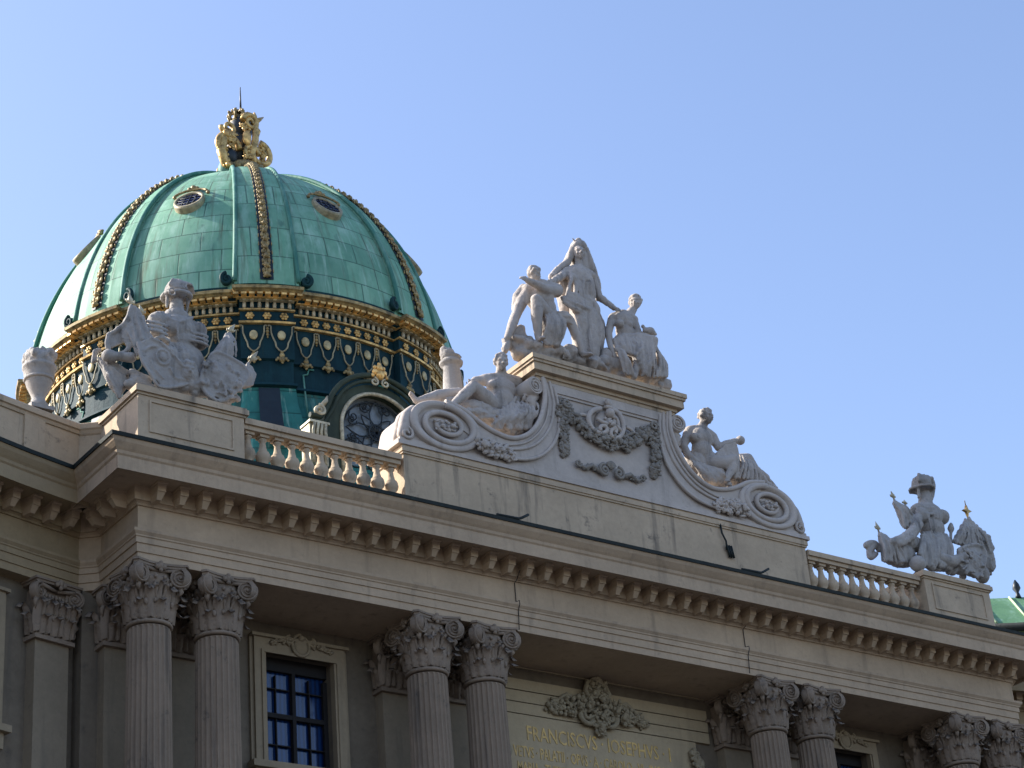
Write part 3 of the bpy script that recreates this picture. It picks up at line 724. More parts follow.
for k in range(8):
    azc = PH - 22.5 + 45 * k
    if first is None:
        st = MB(); rows = []; uv = []; N = 44
        for j in range(N + 1):
            s = .25 + (AL - .5) * j / N; r, z, nn = at_arc(s); w_ = strip_w(s); row = []
            for q, (x, o) in enumerate(((-w_ - .02, -.04), (-w_, .12), (-w_ * .5, .14), (0, .14), (w_ * .5, .14), (w_, .12), (w_ + .02, -.04))):
                rr = math.sqrt(max(r * r - x * x, .01)) + nn.x * o
                row.append((x, -rr, z + nn.y * o)); uv.append((x + .5, s))
            rows.append(row)
        st.grid(rows, smooth=False); st.uv = uv
        first = st.build('rib_strip', 'strip_copper', dome); first.rotation_euler = (0, 0, R_(azc))
        kids = []
        for sg in (-1, 1):
            ro = MB(); pts = []
            for j in range(N + 1):
                s = .35 + (AL - .6) * j / N; r, z, nn = at_arc(s); x = sg * strip_w(s); pts.append((x, -(math.sqrt(max(r * r - x * x, .01)) + nn.x * .13), z + nn.y * .13))
            ro.tube(pts, .085, 8)
            # the curled foot, coloured near-black to paint the shadowed hollow there
            r, z, nn = at_arc(.35); x = sg * 1.25
            for kk in range(2):
                rows2 = []
            ft = MB(); ft.tube([(x + sg * .16 + p[0], -(r + .06), z + .10 + p[2]) for p in spiral((0, 0), .21, .25, 1.5, pi / 2, 26, .2, 0, -sg)], [.08 * (1 - .4 * i / 26) for i in range(27)], 7)
            ft.ball((x + sg * .16, -(r - .02), z + .08), (.2, .10, .23), 12, 7)
            kids.append(ft.build('curled_foot', 'foot_copper', first))
            kids.append(ro.build('rib_roll', 'rib_copper', first))
        db = MB(); rows = []
        for j in range(N + 1):
            s = .4 + (AL - .8) * j / N; r, z, nn = at_arc(s); w_ = .24 - .07 * s / AL
            rows.append([(x, -(r + nn.x * .165), z + nn.y * .165) for x in (-w_, w_)])
        db.grid(rows, smooth=False); kids.append(db.build('garland_band', 'dark_bronze', first))
        gd = MB(); gd.tube([(0, -(at_arc(.5 + (AL - 1.1) * j / 30)[0] + .19 * at_arc(.5 + (AL - 1.1) * j / 30)[2].x), at_arc(.5 + (AL - 1.1) * j / 30)[1] + .19 * at_arc(.5 + (AL - 1.1) * j / 30)[2].y) for j in range(31)], .05, 6); s = .55; q = random.Random(2)
        while s < AL - .5:
            r, z, nn = at_arc(s); sc2 = 1 - .35 * s / AL
            c = Vector((0, -(r + nn.x * .24), z + nn.y * .24))
            gd.ball(c, .11 * sc2, 7, 5)
            for a in range(5):
                an = a * 2 * pi / 5 + q.random(); gd.ball(c + Vector((math.cos(an) * .12 * sc2, 0, math.sin(an) * .12 * sc2 * .8)), .055 * sc2, 5, 4)
            r, z, nn = at_arc(s + .22)
            for sg in (-1, 1): gd.ball((sg * .10 * sc2, -(r + nn.x * .22), z + nn.y * .22), (.07 * sc2, .05, .11 * sc2), 6, 4)
            for sg in (-1, 1): gd.ball((sg * .24 * sc2, -(r + nn.x * .19), z + nn.y * .19), (.022 * sc2, .03, .10 * sc2), 5, 4)
            s += .44 * (1 - .22 * s / AL)
        kids.append(gd.build('gilded_garland', 'old_gilding', first))
    else:
        c = rep(first, dome, (0, 0, 0), R_(azc))
        for kd in kids: cc = kd.copy(); COL.objects.link(cc); cc.parent = c
# oval windows in the bays
def surf_frame(az, z):
    for i in range(200):
        s = AL * i / 200; r, zz, nn = at_arc(s)
        if zz >= z: break
    a = R_(az); e_r = Vector((math.sin(a), -math.cos(a), 0)); e_t = Vector((math.cos(a), math.sin(a), 0)); N_ = (e_r * nn.x + Vector((0, 0, nn.y))).normalized(); up = N_.cross(e_t) * -1
    if up.z < 0: up = -up
    return Vector(dpt(az, r, zz)), e_t, up, N_
ow = None
for k in range(8):
    az = PH + 45 * k
    if ow is None:
        c, et, up, N_ = surf_frame(0, 22.85); TL = R_(37); N_ = Vector((0, -math.cos(TL), math.sin(TL))); up = Vector((0, math.sin(TL), math.cos(TL))); c = c + Vector((0, -.06, .0))
        def ell(a, b2, o, n=28, dz=0):
            a *= .82; b2 *= 1.42
            return [c + et * a * math.cos(2 * pi * i / n) + up * (b2 * math.sin(2 * pi * i / n) + dz) + N_ * o for i in range(n)]
        m1 = MB(); m1.grid([ell(.70, .56, -1.2), ell(.70, .56, .02), ell(.68, .54, .11), ell(.58, .45, .11), ell(.56, .44, .06), ell(.56, .44, -.1)], close_u=True)
        ow = m1.build('oval_window', 'loop_gilding', dome); ow.rotation_euler = (0, 0, R_(az))
        m2 = MB(); e = ell(.57, .45, .05); m2.add(e, [tuple(range(len(e)))]); gpane = m2.build('window_pane', 'dome_glass', ow)
        m3 = MB()
        for d in (-.2, 0, .2):
            m3.tube([c + et * d - up * .60 + N_ * .0657, c + et * d + up * .60 + N_ * .065], .018, 5); m3.tube([c - et * .46 + up * d * 1.3 + N_ * .065, c + et * .46 + up * d * 1.3 + N_ * .065], .018, 5)
        m3.tube([p for p in ell(.3, .25, .065)] + [ell(.3, .25, .065)[0]], .018, 5)
        m4 = MB()
        m4.tube([c + et * x + up * z2 + N_ * .12 for x, z2 in ((-.62, .55), (-.52, .72), (-.30, .88), (0, .95), (.30, .88), (.52, .72), (.62, .55))], .05, 7)
        for sg in (-1, 1): m4.ball(c + et * sg * .64 + up * .50 + N_ * .08, .08, 7, 5)
        for x, z2, r in ((0, 1.04, .15), (-.15, .98, .10), (.15, .98, .10), (0, 1.18, .07)): m4.ball(c + et * x + up * z2 + N_ * .14, r * .8, 8, 6)
        m5 = MB(); q5 = random.Random(9)
        ok = [gpane, m3.build('window_grille', 'iron_grille', ow), m4.build('gilded_hood', 'old_gilding', ow)]
    else:
        c2 = rep(ow, dome, (0, 0, 0), R_(az))
        for kd in ok: cc = kd.copy(); COL.objects.link(cc); cc.parent = c2
# the drum and its cornice, stepped forward under each rib
def ring(prof, name, mat, parent, step=5, flat=True, uvs=False):
    mb = MB(); cols = []
    for k in range(8):
        azc = PH - 22.5 + 45 * k
        hw = lambda r: 7.0 + (r - 7.7) * 2.3 if r < 8.6 else 9.07
        for t in range(5): cols.append(lambda r, azc=azc, t=t: (azc - hw(r) + 2 * hw(r) * t / 4, .30))
        for t in range(9): cols.append(lambda r, azc=azc, t=t: (azc + hw(r) + (45 - 2 * hw(r)) * t / 8, 0))
    rows = []
    for fcol in cols:
        row = []
        for r, z in prof:
            az, dr = fcol(r); row.append(dpt(az, r + (dr if z > 13.2 else dr * max(0, (z - 11.5) / 1.7)), z))
        rows.append(row)
    mb.grid(rows, close_v=True, smooth=False)
    if uvs:
        arc_ = [0]
        for (r1, z1), (r2, z2) in zip(prof, prof[1:]): arc_.append(arc_[-1] + math.hypot(r1 - r2, z1 - z2))
        mb.uv = [(i * .45, arc_[j]) for i in range(len(rows)) for j in range(len(prof))]
    return mb.build(name, mat, parent)
low = ring([(10.6, 9.0), (9.6, 10.2), (8.7, 11.7), (8.1, 12.6), (7.72, 13.6), (7.6, 14.25)], 'flared_skirt', 'lower_copper', dome, uvs=True)
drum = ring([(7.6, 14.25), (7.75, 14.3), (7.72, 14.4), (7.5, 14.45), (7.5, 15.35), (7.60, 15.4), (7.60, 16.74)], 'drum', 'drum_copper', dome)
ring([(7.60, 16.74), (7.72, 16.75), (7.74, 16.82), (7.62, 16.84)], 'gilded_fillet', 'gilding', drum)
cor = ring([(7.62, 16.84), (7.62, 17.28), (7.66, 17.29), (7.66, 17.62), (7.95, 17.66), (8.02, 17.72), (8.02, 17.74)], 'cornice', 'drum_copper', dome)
ring([(7.60, 17.26), (7.72, 17.27), (7.72, 17.33), (7.64, 17.34)], 'gilded_fillet', 'gilding', cor)
ring([(8.0, 17.74), (8.14, 17.74), (8.22, 17.80), (8.30, 17.83), (8.32, 17.93), (8.26, 17.97), (7.9, 18.02)], 'gilded_rim', 'old_gilding', cor)
for k in range(8):
    q = MB(); a0_ = PH - 22.5 + 45 * k
    q.grid([[dpt(a0_ + 9.6 + 25.8 * t / 8, r_, z_) for t in range(9)] for r_, z_ in ((8.16, 17.95), (8.16, 18.12), (7.9, 18.2))], smooth=False)
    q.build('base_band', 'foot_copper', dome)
ring([(7.86, 17.60), (7.98, 17.61), (7.98, 17.65), (7.90, 17.66)], 'gilded_fillet', 'gilding', cor)
def add_at(mb, az, r, z, fn):
    """build fn() geometry in a local frame (x sideways, y outward(-), z up) at a point of the drum"""
    M = Matrix.Rotation(R_(az), 3, 'Z'); o = len(mb.v); fn(mb)
    for i in range(o, len(mb.v)):
        p = Vector(mb.v[i]); p.y -= r; p.z += z; mb.v[i] = tuple(M @ p)
proto_ = {}
bays = []                                     # (azimuths of units, radius shift)
for k in range(8):
    azc = PH - 22.5 + 45 * k
    bays.append(('res', azc, 7.0, .30)); bays.append(('bay', azc + 22.5, 15.3, 0))
ros0 = med0 = loop0 = pend0 = tass0 = None
for kind, azc, hw, dr in bays:
    nd = 7 if kind == 'res' else 16
    hb = 9.0 if kind == 'res' else 13.8
    nb = 9 if kind == 'res' else 14
    if kind not in proto_:
        drops, blocks = MB(), MB()
        for i in range(nd):
            az = hw * .94 * (-1 + (2 * i + 1) / nd)
            add_at(drops, az, 7.72 + dr, 17.45, lambda m_: (m_.lathe([(.03, -.12), (.065, -.10), (.07, .02), (.05, .14)], (0, -.0, 0), 7), m_.box(-.06, .06, -.18, 0, .12, .17)))
        drops.grid([[dpt(x, r_ + dr, z_) for x in (-hw * .97, -hw * .5, 0, hw * .5, hw * .97)] for r_, z_ in ((7.68, 17.60), (7.90, 17.60))], smooth=False)
        for i in range(nb):
            az = hb * .95 * (-1 + (2 * i + 1) / nb); wv_ = hb * .95 * 2 / nb * pi / 180 * 8 * .36
            add_at(blocks, az, 7.98 + dr, 17.71, lambda m_: m_.box(-wv_, wv_, -.20, .10, -.06, .022))
        blocks.grid([[dpt(x, r_ + dr, z_) for x in (-hb * .97, -hb * .5, 0, hb * .5, hb * .97)] for r_, z_ in ((7.96, 17.735), (8.18, 17.735))], smooth=False)
        proto_[kind] = (drops.build('drop_moulding', 'pale_gilding', cor), blocks.build('block_moulding', 'bright_gilding', cor))
        for o in proto_[kind]: o.rotation_euler = (0, 0, R_(azc))
    else:
        for o in proto_[kind]: rep(o, cor, (0, 0, 0), R_(azc))
    # rosettes on the frieze: 3 over a rib, 9 over a bay
    nr = 3 if kind == 'res' else 9
    for i in range(nr):
        az = azc + hw * .92 * (-1 + (2 * i + 1) / nr)
        if ros0 is None:
            q = MB(); q.ball((0, 0, 0), (.075, .07, .075), 8, 5)
            for t in range(6): q.ball((.10 * math.cos(t * pi / 3), 0, .10 * math.sin(t * pi / 3)), (.06, .045, .06), 6, 4)
            q.v = [(x, y - 7.66, z + 17.06) for x, y, z in q.v]; ros0 = q.build('rosette', 'gilding', cor); o = ros0
        else: o = rep(ros0, cor, (0, 0, 0))
        a = R_(az); o.rotation_euler = (0, 0, a); o.location = (dr * math.sin(a), -dr * math.cos(a), 0)
    nl = 2 if kind == 'res' else 5
    for i in range(nl):
        az = azc + hw * (-1 + (2 * i + 1) / nl); a = R_(az); wl_ = hw / nl * pi / 180 * 7.62
        new = loop0 is None
        if new:
            q = MB(); w_ = .40
            pts = [(-w_, 0, 0), (-w_ * .92, 0, .06), (-w_ * .80, 0, .02), (-w_ * .78, 0, -.25), (-w_ * .62, 0, -.48), (-w_ * .48, 0, -.62), (-w_ * .42, 0, -.80), (-w_ * .2, 0, -.93), (0, 0, -.98)]
            pts = pts + [(-x, y, z) for x, y, z in reversed(pts[:-1])]
            q.tube([(x, y - 7.66, z + 16.62) for x, y, z in pts], .027, 6); loop0 = q.build('pelmet_loop', 'loop_gilding', drum)
            q = MB(); q.ball((0, -7.64, 16.30), (.15, .06, .19), 14, 7); med0 = q.build('medallion', 'medallion_gilding', drum)
            q = MB()
            for x, z, r in ((0, -.04, .06), (0, -.17, .10), (0, -.33, .12), (-.13, -.30, .07), (.13, -.30, .07), (-.2, -.36, .05), (.2, -.36, .05), (0, -.45, .05)): q.ball((x, -7.64, 15.68 + z), (r, r * .8, r), 7, 5)
            pend0 = q.build('pendant', 'old_gilding', drum)
            q = MB()
            for z, r in ((.0, .06), (-.12, .07), (-.24, .06), (-.34, .035)): q.ball((0, -7.64, 16.55 + z), r, 6, 5)
            tass0 = q.build('tassel', 'old_gilding', drum); objs = (loop0, med0, pend0)
        else: objs = [rep(x, drum, (0, 0, 0)) for x in (loop0, med0, pend0)]
        for o in objs:
            o.rotation_euler = (0, 0, a); o.location = (dr * math.sin(a), -dr * math.cos(a), 0)
        objs[0].scale = (wl_ / .40, 1, 1)
        if i < nl - 1:
            a2 = R_(az + hw / nl); o = tass0 if new else rep(tass0, drum, (0, 0, 0)); o.rotation_euler = (0, 0, a2); o.location = (dr * math.sin(a2), -dr * math.cos(a2), 0)
for k in range(8):
    q = MB(); azc = PH - 22.5 + 45 * k
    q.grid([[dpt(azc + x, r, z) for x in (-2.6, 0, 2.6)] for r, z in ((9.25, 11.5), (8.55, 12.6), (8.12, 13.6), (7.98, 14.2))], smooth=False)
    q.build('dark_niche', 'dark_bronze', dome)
# light framed panels on the lower drum
for k in range(8):
    for sg in (-1, 1):
        az0 = PH + 45 * k + sg * 4.5; az1 = PH + 45 * k + sg * 13.0
        if k % 2 == 0: az0 = PH + 45 * k + sg * 10
        q = MB(); pts = []
        P_ = [(az1, 13.0, 8.05), (az1, 14.2, 7.72), (az1, 15.0, 7.56), (az1 - sg * 1.2, 15.05, 7.56), (az1 - sg * 1.6, 15.25, 7.56), (az0, 15.25, 7.56)]
        q.tube([dpt(a, r, z) for a, z, r in P_], .035, 6); q.build('panel_fillet', 'rib_copper', dome)
# arched dormers on the four sides
def dormer(ang):
    mb = MB(); y0 = -9.55; rad = 1.50; cz = 12.1; x0 = .18
    out = [(2.75, 10.2), (2.75, 11.9), (2.45, 12.2), (2.45, 12.35), (2.0, 12.5)] 
    arch = [(math.cos(t) * 1.95, cz + math.sin(t) * 1.95) for t in [pi * i / 20 for i in range(1, 20)]]
    arch[0] = (1.95, 12.45); 
    poly = [(2.3, 10.2), (2.3, 12.3)] + [p for p in arch if p[1] > 12.35] + [(-2.3, 12.3), (-2.3, 10.2)]
    mb.prism(poly, y0 + .5, -7.0)
    # front face ring around the grille
    ringp = [(2.15, 10.2), (2.15, 12.25)] + [(math.cos(t) * 1.85, cz + math.sin(t) * 1.85) for t in [pi * i / 24 for i in range(2, 23)]] + [(-2.15, 12.25), (-2.15, 10.2)]
    inner = [(rad, 10.2)] + [(math.cos(t) * rad, cz + math.sin(t) * rad) for t in [pi * i / 24 for i in range(0, 25)]] + [(-rad, 10.2)]
    n1 = len(ringp); n2 = len(inner)
    vs = [(x, y0 + .1, z) for x, z in ringp + inner[::-1]]
    tri = tessellate_polygon([[Vector((x, z, 0)) for x, z in ringp + inner[::-1]]]); mb.add(vs, [tuple(t) for t in tri])
    for line, d in ((ringp, .45), (inner, .5)):
        for a, b2 in zip(line, line[1:]): mb.add([(a[0], y0 + .1, a[1]), (b2[0], y0 + .1, b2[1]), (b2[0], y0 + .1 + d, b2[1]), (a[0], y0 + .1 + d, a[1])], [(0, 1, 2, 3)])
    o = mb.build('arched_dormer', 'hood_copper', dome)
    h = MB(); A_ = lambda r, n=26: [(math.cos(t) * r, y0, cz + .05 + math.sin(t) * r) for t in [pi * (.09 + .82 * i / n) for i in range(n + 1)]]
    h.tube([(2.75, y0, 12.20), (2.35, y0, 12.22), (2.2, y0, 12.4)] + A_(2.12) + [(-2.2, y0, 12.4), (-2.35, y0, 12.22), (-2.75, y0, 12.20)], .10, 7)
    h.tube([(2.75, y0 + .05, 12.0), (2.2, y0 + .05, 12.02)] + A_(1.9) + [(-2.2, y0 + .05, 12.02), (-2.75, y0 + .05, 12.0)], .07, 7)
    h.build('hood_moulding', 'hood_copper', o)
    fr = MB(); fr.tube([(rad, y0 + .08, 10.2)] + [(math.cos(t) * rad, y0 + .08, cz + math.sin(t) * rad) for t in [pi * i / 30 for i in range(31)]] + [(-rad, y0 + .08, 10.2)], .075, 7); fr.build('arch_frame', 'pale_gilding', o)
    gp = MB(); e = [(math.cos(t) * (rad + .02), y0 + .42, cz + math.sin(t) * (rad + .02)) for t in [pi * i / 24 for i in range(25)]] + [(-rad, y0 + .42, 10.2), (rad, y0 + .42, 10.2)]
    gp.add(e, [tuple(range(len(e)))]); gp.build('dormer_pane', 'grille_glass', o)
    gr_ = MB(); yg = y0 + .32
    for k in range(8):
        a = k * pi / 4
        ca, sa = math.cos(a), math.sin(a)
        pet = [(0, 0), (.25, .16), (.55, .20), (.8, .10), (.95, 0), (.8, -.10), (.55, -.20), (.25, -.16), (0, 0)]
        L_ = 1.25 if k % 2 == 0 else .85
        gr_.tube([(x * L_ * ca - y * L_ * sa, yg, cz + .15 + x * L_ * sa + y * L_ * ca) for x, y in pet], .028, 5)
        gr_.tube([(p[0], yg, p[2]) for p in spiral((ca * .95 * (1 if k % 2 else 1.0) - sa * .3, cz + .15 + sa * .95 + ca * .3), .2, .2, 1.4, a, 18, .2)], .025, 5)
        gr_.tube([(p[0], yg, p[2]) for p in spiral((ca * .95 + sa * .3, cz + .15 + sa * .95 - ca * .3), .2, .2, 1.4, a + pi, 18, .2, sgn=-1)], .025, 5)
    gr_.tube([(math.cos(t) * 1.3, yg, cz + math.sin(t) * 1.3) for t in [pi * i / 24 for i in range(25)]], .03, 5)
    gr_.tube([(math.cos(t) * .3, yg, cz + .15 + math.sin(t) * .3) for t in [2 * pi * i / 20 for i in range(21)]], .04, 5)
    for z in (11.4, 10.8): gr_.tube([(-rad, yg, z), (rad, yg, z)], .03, 5)
    for s in (-1, 1): gr_.tube([(s * rad, yg, 11.5), (s * .9, yg, 12.0), (s * .4, yg, 11.6), (0, yg, 11.0)], .03, 5); gr_.tube([(s * .2, yg, 10.6), (s * .6, yg, 11.3), (s * 1.2, yg, 11.0)], .03, 5)
    gr_.build('iron_grille', 'iron_grille', o)
    fn = MB(); zf = cz + 2.15
    for x, z, r in ((0, .05, .22), (-.2, .15, .15), (.2, .15, .15), (0, .35, .17), (-.32, -.02, .09), (.32, -.02, .09), (-.2, .38, .09), (.2, .38, .09), (0, .55, .08)): fn.ball((x, y0 - .08, zf + z), (r, r * .7, r), 8, 5)
    fn.v = [(x * .85, y, zf + (z - zf) * .85) for x, y, z in fn.v]; fn.build('gilded_shell', 'bright_gilding', o)
    fs = MB()
    for s in (-1, 1): fs.tube(spiral((s * .22, zf - .25), .17, .17, 1.3, pi / 2, 20, .2, y0 - .08, s), .04, 6)
    fs.build('shell_scroll', 'pale_gilding', o)
    for s in (-1, 1):
        cs = MB()
        for k in range(4): cs.tube([(s * (2.25 + .15 * k), y0 - .06, 10.4), (s * (2.25 + .15 * k), y0 - .1, 11.6), (s * (2.25 + .14 * k), y0 - .16, 11.86)], .055, 6)
        cs.box(s * 2.47 - .34, s * 2.47 + .34, y0 - .04, y0 + .5, 10.4, 11.86)
        cs.tube(spiral((s * 2.42, 12.42), .24, .20, 1.4, pi / 2, 24, .2, y0 - .06, s), .07, 7); cs.tube([(s * 2.3, y0, 12.6), (s * 2.12, y0 - .03, 12.85), (s * 2.05, y0, 13.05)], [.10, .08, .03], 7)
        cs.box(s * 2.47 - .38, s * 2.47 + .38, y0 - .16, y0 + .5, 11.88, 11.96)
        cs.build('gilded_bracket', 'pale_gilding', o)
    return o
d0 = dormer(0); kd0 = [c for c in COL.objects if c.parent == d0]
d0.rotation_euler = (0, 0, R_(PH)); 
for k in (1, 2, 3):
    c = rep(d0, dome, (0, 0, 0), R_(PH + 90 * k))
    for q in kd0: cc = q.copy(); COL.objects.link(cc); cc.parent = c
bs = MB(); bs.box(-11, 11, -9.4, 9.4, 2.9, 9.5); bs.build('square_base', 'drum_copper', dome)

# the gilded crown on top
fin = thing('crown_finial', 'gilded crown held by scrolls and plumed shields on top of the green dome', 'finial', (0, DY, 27.78))
fin.scale = (.94, .94, 1.04)
def finc(): return MB()
def floc(mb): mb.v = [(x, y - DY, z - 28.2) for x, y, z in mb.v]; return mb
YD = DY
q = finc(); q.lathe([(1.1, 28.2), (1.15, 28.35), (.95, 28.5), (1.05, 28.65), (.9, 28.85), (.6, 28.95)], (0, YD, 0), 20)
q2 = random.Random(3)
for i in range(20):
    a = 2 * pi * i / 20; q.ball((1.1 * math.cos(a), YD + 1.1 * math.sin(a), 28.5), (.15, .15, .2), 6, 4)
floc(q).build('gilded_base', 'old_gilding', fin)
q = finc(); q.ball((-0.17, 21.30, 29.74), (.62, .6, .85), 12, 8); q.ball((0.00, 21.30, 30.83), (.55, .5, .6), 10, 7); q.ball((-0.84, 20.80, 29.02), (.35, .3, .4), 8, 6); floc(q).build('bronze_core', 'dark_bronze', fin)
q = finc()
def sc3(c, r, turns, st, sgn, th): 
    q.tube(spiral((c[0], c[2]), r, r, turns, st, 30, .2, c[1], sgn), [th * (1 - .4 * i / 30) for i in range(31)], 7)
sc3((-1.04, 20.70, 29.40), .62, 1.5, 0, 1, .15); sc3((0.16, 20.70, 30.87), .40, 1.6, pi, -1, .13); sc3((0.63, 20.80, 29.51), .58, 1.5, pi / 2, -1, .15); sc3((0.07, 20.60, 29.33), .40, 1.4, 0, 1, .12)
sc3((-0.88, 20.80, 30.35), .38, 1.3, pi, 1, .12); sc3((-0.78, 20.70, 28.73), .3, 1.3, 0, -1, .1)
q.tube([(-0.80, 20.80, 28.28), (-1.14, 20.70, 28.61), (-1.31, 20.70, 29.06), (-1.18, 20.70, 29.67), (-0.82, 20.80, 30.24)], [.14, .2, .22, .18, .1], 7)
q.tube([(0.34, 20.80, 28.65), (0.13, 20.60, 29.35), (0.32, 20.60, 30.06), (0.40, 20.70, 30.79), (0.49, 20.90, 31.34), (0.52, 21.00, 31.61)], [.16, .16, .16, .14, .1, .04], 7)
q.tube([(0.40, 20.80, 31.01), (0.70, 20.90, 31.27), (0.98, 21.00, 31.54)], [.13, .1, .02], 6); q.tube([(0.45, 20.80, 30.81), (0.63, 20.80, 30.64), (0.56, 20.80, 30.36)], [.08, .07, .04], 6)
foliage(q, [(-0.97, 20.70, 28.42), (-1.19, 20.70, 28.97), (-1.30, 20.70, 29.38), (-0.94, 20.70, 29.95)], .22, .1, 60, seed=61)
foliage(q, [(0.59, 20.80, 28.99), (0.85, 20.80, 29.58), (0.61, 20.80, 29.89)], .15, .09, 36, seed=62)
for k_, (a_, b_) in enumerate((((-0.76, 20.60, 30.01), (-0.95, 20.60, 29.18)), ((-0.24, 20.60, 28.85), (0.14, 20.60, 29.80)), ((-0.61, 20.70, 28.79), (-0.37, 20.60, 28.43)), ((-0.22, 20.80, 30.64), (0.03, 20.70, 30.40)))): foliage(q, [a_, b_], .15, .085, 24, seed=70 + k_)
floc(q).build('gilded_scroll', 'gilding', fin)
for c_, r_ in (((-0.16, 20.50, 29.93), (.22, .12, .34)), ((-1.34, 20.80, 29.43), (.14, .16, .24)), ((-1.11, 20.60, 29.92), (.16, .12, .18)), ((-1.08, 20.50, 28.42), (.14, .1, .12))):
    q = finc(); q.ball(c_, r_, 10, 7); floc(q).build('gilded_shield', 'bright_gilding', fin)
q = finc(); c = Vector((-0.14, 21.30, 31.25)); KC = .66
q.lathe([(.45 * KC, -.35 * KC), (.52 * KC, -.28 * KC), (.50 * KC, -.15 * KC), (.42 * KC, -.12 * KC)], tuple(c), 16)
for i in range(8):
    a = 2 * pi * i / 8
    V = lambda r, z: c + Vector((math.cos(a) * r * KC, math.sin(a) * r * KC, z * KC))
    q.tube([V(.5, -.15), V(.66, .18), V(.4, .48), V(0, .42)], .055, 6); q.ball(V(.66, .34), .07, 6, 5); q.ball(V(.42, .56), .05, 6, 5)
q.ball(c + Vector((0, 0, .40)), .10, 8, 6); q.ball(c, (.24, .24, .26), 9, 6); foliage(q, [c + Vector((-.3, -.2, -.2)), c + Vector((.3, -.2, -.2))], .14, .07, 26, seed=64); floc(q).build('crown', 'old_gilding', fin)
q = finc(); q.tube([(0.01, 21.30, 31.75), (0.01, 21.30, 32.87)], [.05, .02], 6); floc(q).build('lightning_rod', 'dark_bronze', fin)
q = finc(); q.ball((-0.83, 21.00, 28.48), (.45, .4, .55), 9, 7); q.ball((-1.31, 21.00, 28.01), (.3, .3, .25), 8, 6); q.tube([(-1.46, 21.00, 28.03), (-1.25, 21.00, 27.94), (-1.05, 21.00, 27.94)], .12, 6); floc(q).build('copper_scroll', 'rib_copper', fin)

# ------------------------------------------------------------------ carved figures
def cap(p, q, r0, r1=None): return ('c', Vector(p), Vector(q), r0, r0 if r1 is None else r1)
def chain(pts, rs): return [cap(pts[i], pts[i + 1], rs[i], rs[i + 1]) for i in range(len(pts) - 1)]
def egg(c, r, M=None): return ('e', Vector(c), r if not isinstance(r, (int, float)) else (r, r, r), M)
def sheet(pts, th=.08): return ('s', [Vector(p) for p in pts], th)
def add_cap(mb, p, q, r0, r1):
    d = q - p; L = d.length
    if L < 1e-4: mb.ball(p, max(r0, r1), 10, 7); return
    Z = d / L; X = Z.orthogonal().normalized(); Y = Z.cross(X); rows = []; n = 12
    st = [(-r0 * math.cos(t), r0 * math.sin(t)) for t in (.15, .6, 1.1, pi / 2)] + [(L + r1 * math.cos(t), r1 * math.sin(t)) for t in (pi / 2, 1.1, .6, .15)]
    for h, r in st: rows.append([p + Z * h + (X * math.cos(2 * pi * k / n) + Y * math.sin(2 * pi * k / n)) * r for k in range(n)])
    mb.grid(rows, close_u=True); o = len(mb.v) - len(rows) * n
    mb.f.append(tuple(o + n - 1 - k for k in range(n))); mb.sm.append(True); mb.f.append(tuple(o + (len(rows) - 1) * n + k for k in range(n))); mb.sm.append(True)
def rope(pts, r0, r1=None, n=8):
    """smooth curve of capsules through points"""
    P_ = [Vector(p) for p in pts]; out = []; m = len(P_)
    for i in range(m - 1):
        p0, p1, p2, p3 = P_[max(i - 1, 0)], P_[i], P_[i + 1], P_[min(i + 2, m - 1)]
        for k in range(4):
            t = k / 4; out.append(.5 * ((2 * p1) + (p2 - p0) * t + (2 * p0 - 5 * p1 + 4 * p2 - p3) * t * t + (3 * p1 - p0 - 3 * p2 + p3) * t ** 3))
    out.append(P_[-1]); r1 = r0 if r1 is None else r1; N = len(out) - 1
    return [cap(out[i], out[i + 1], r0 + (r1 - r0) * i / N, r0 + (r1 - r0) * (i + 1) / N) for i in range(N)]
def folds(pa, pb, n, r, sag=(0, 0, -.1), seed=0, bulge=None):
    """a fan of folds between two polylines (pa -> pb)"""
    q = random.Random(seed); A = [Vector(p) for p in pa]; B = [Vector(p) for p in pb]; out = []
    def on(P_, t):
        t *= len(P_) - 1; k = min(int(t), len(P_) - 2); return P_[k].lerp(P_[k + 1], t - k)
    for i in range(n):
        t = i / max(n - 1, 1); a, b2 = on(A, t), on(B, min(1, max(0, t + q.uniform(-.06, .06)))); md = (a + b2) / 2 + Vector(sag) + Vector((q.uniform(-.04, .04), q.uniform(-.12, .02), q.uniform(-.04, .04)))
        rr = r * q.uniform(.7, 1.25); out += rope([a, md, b2], rr * .8, rr * 1.1)
    return out
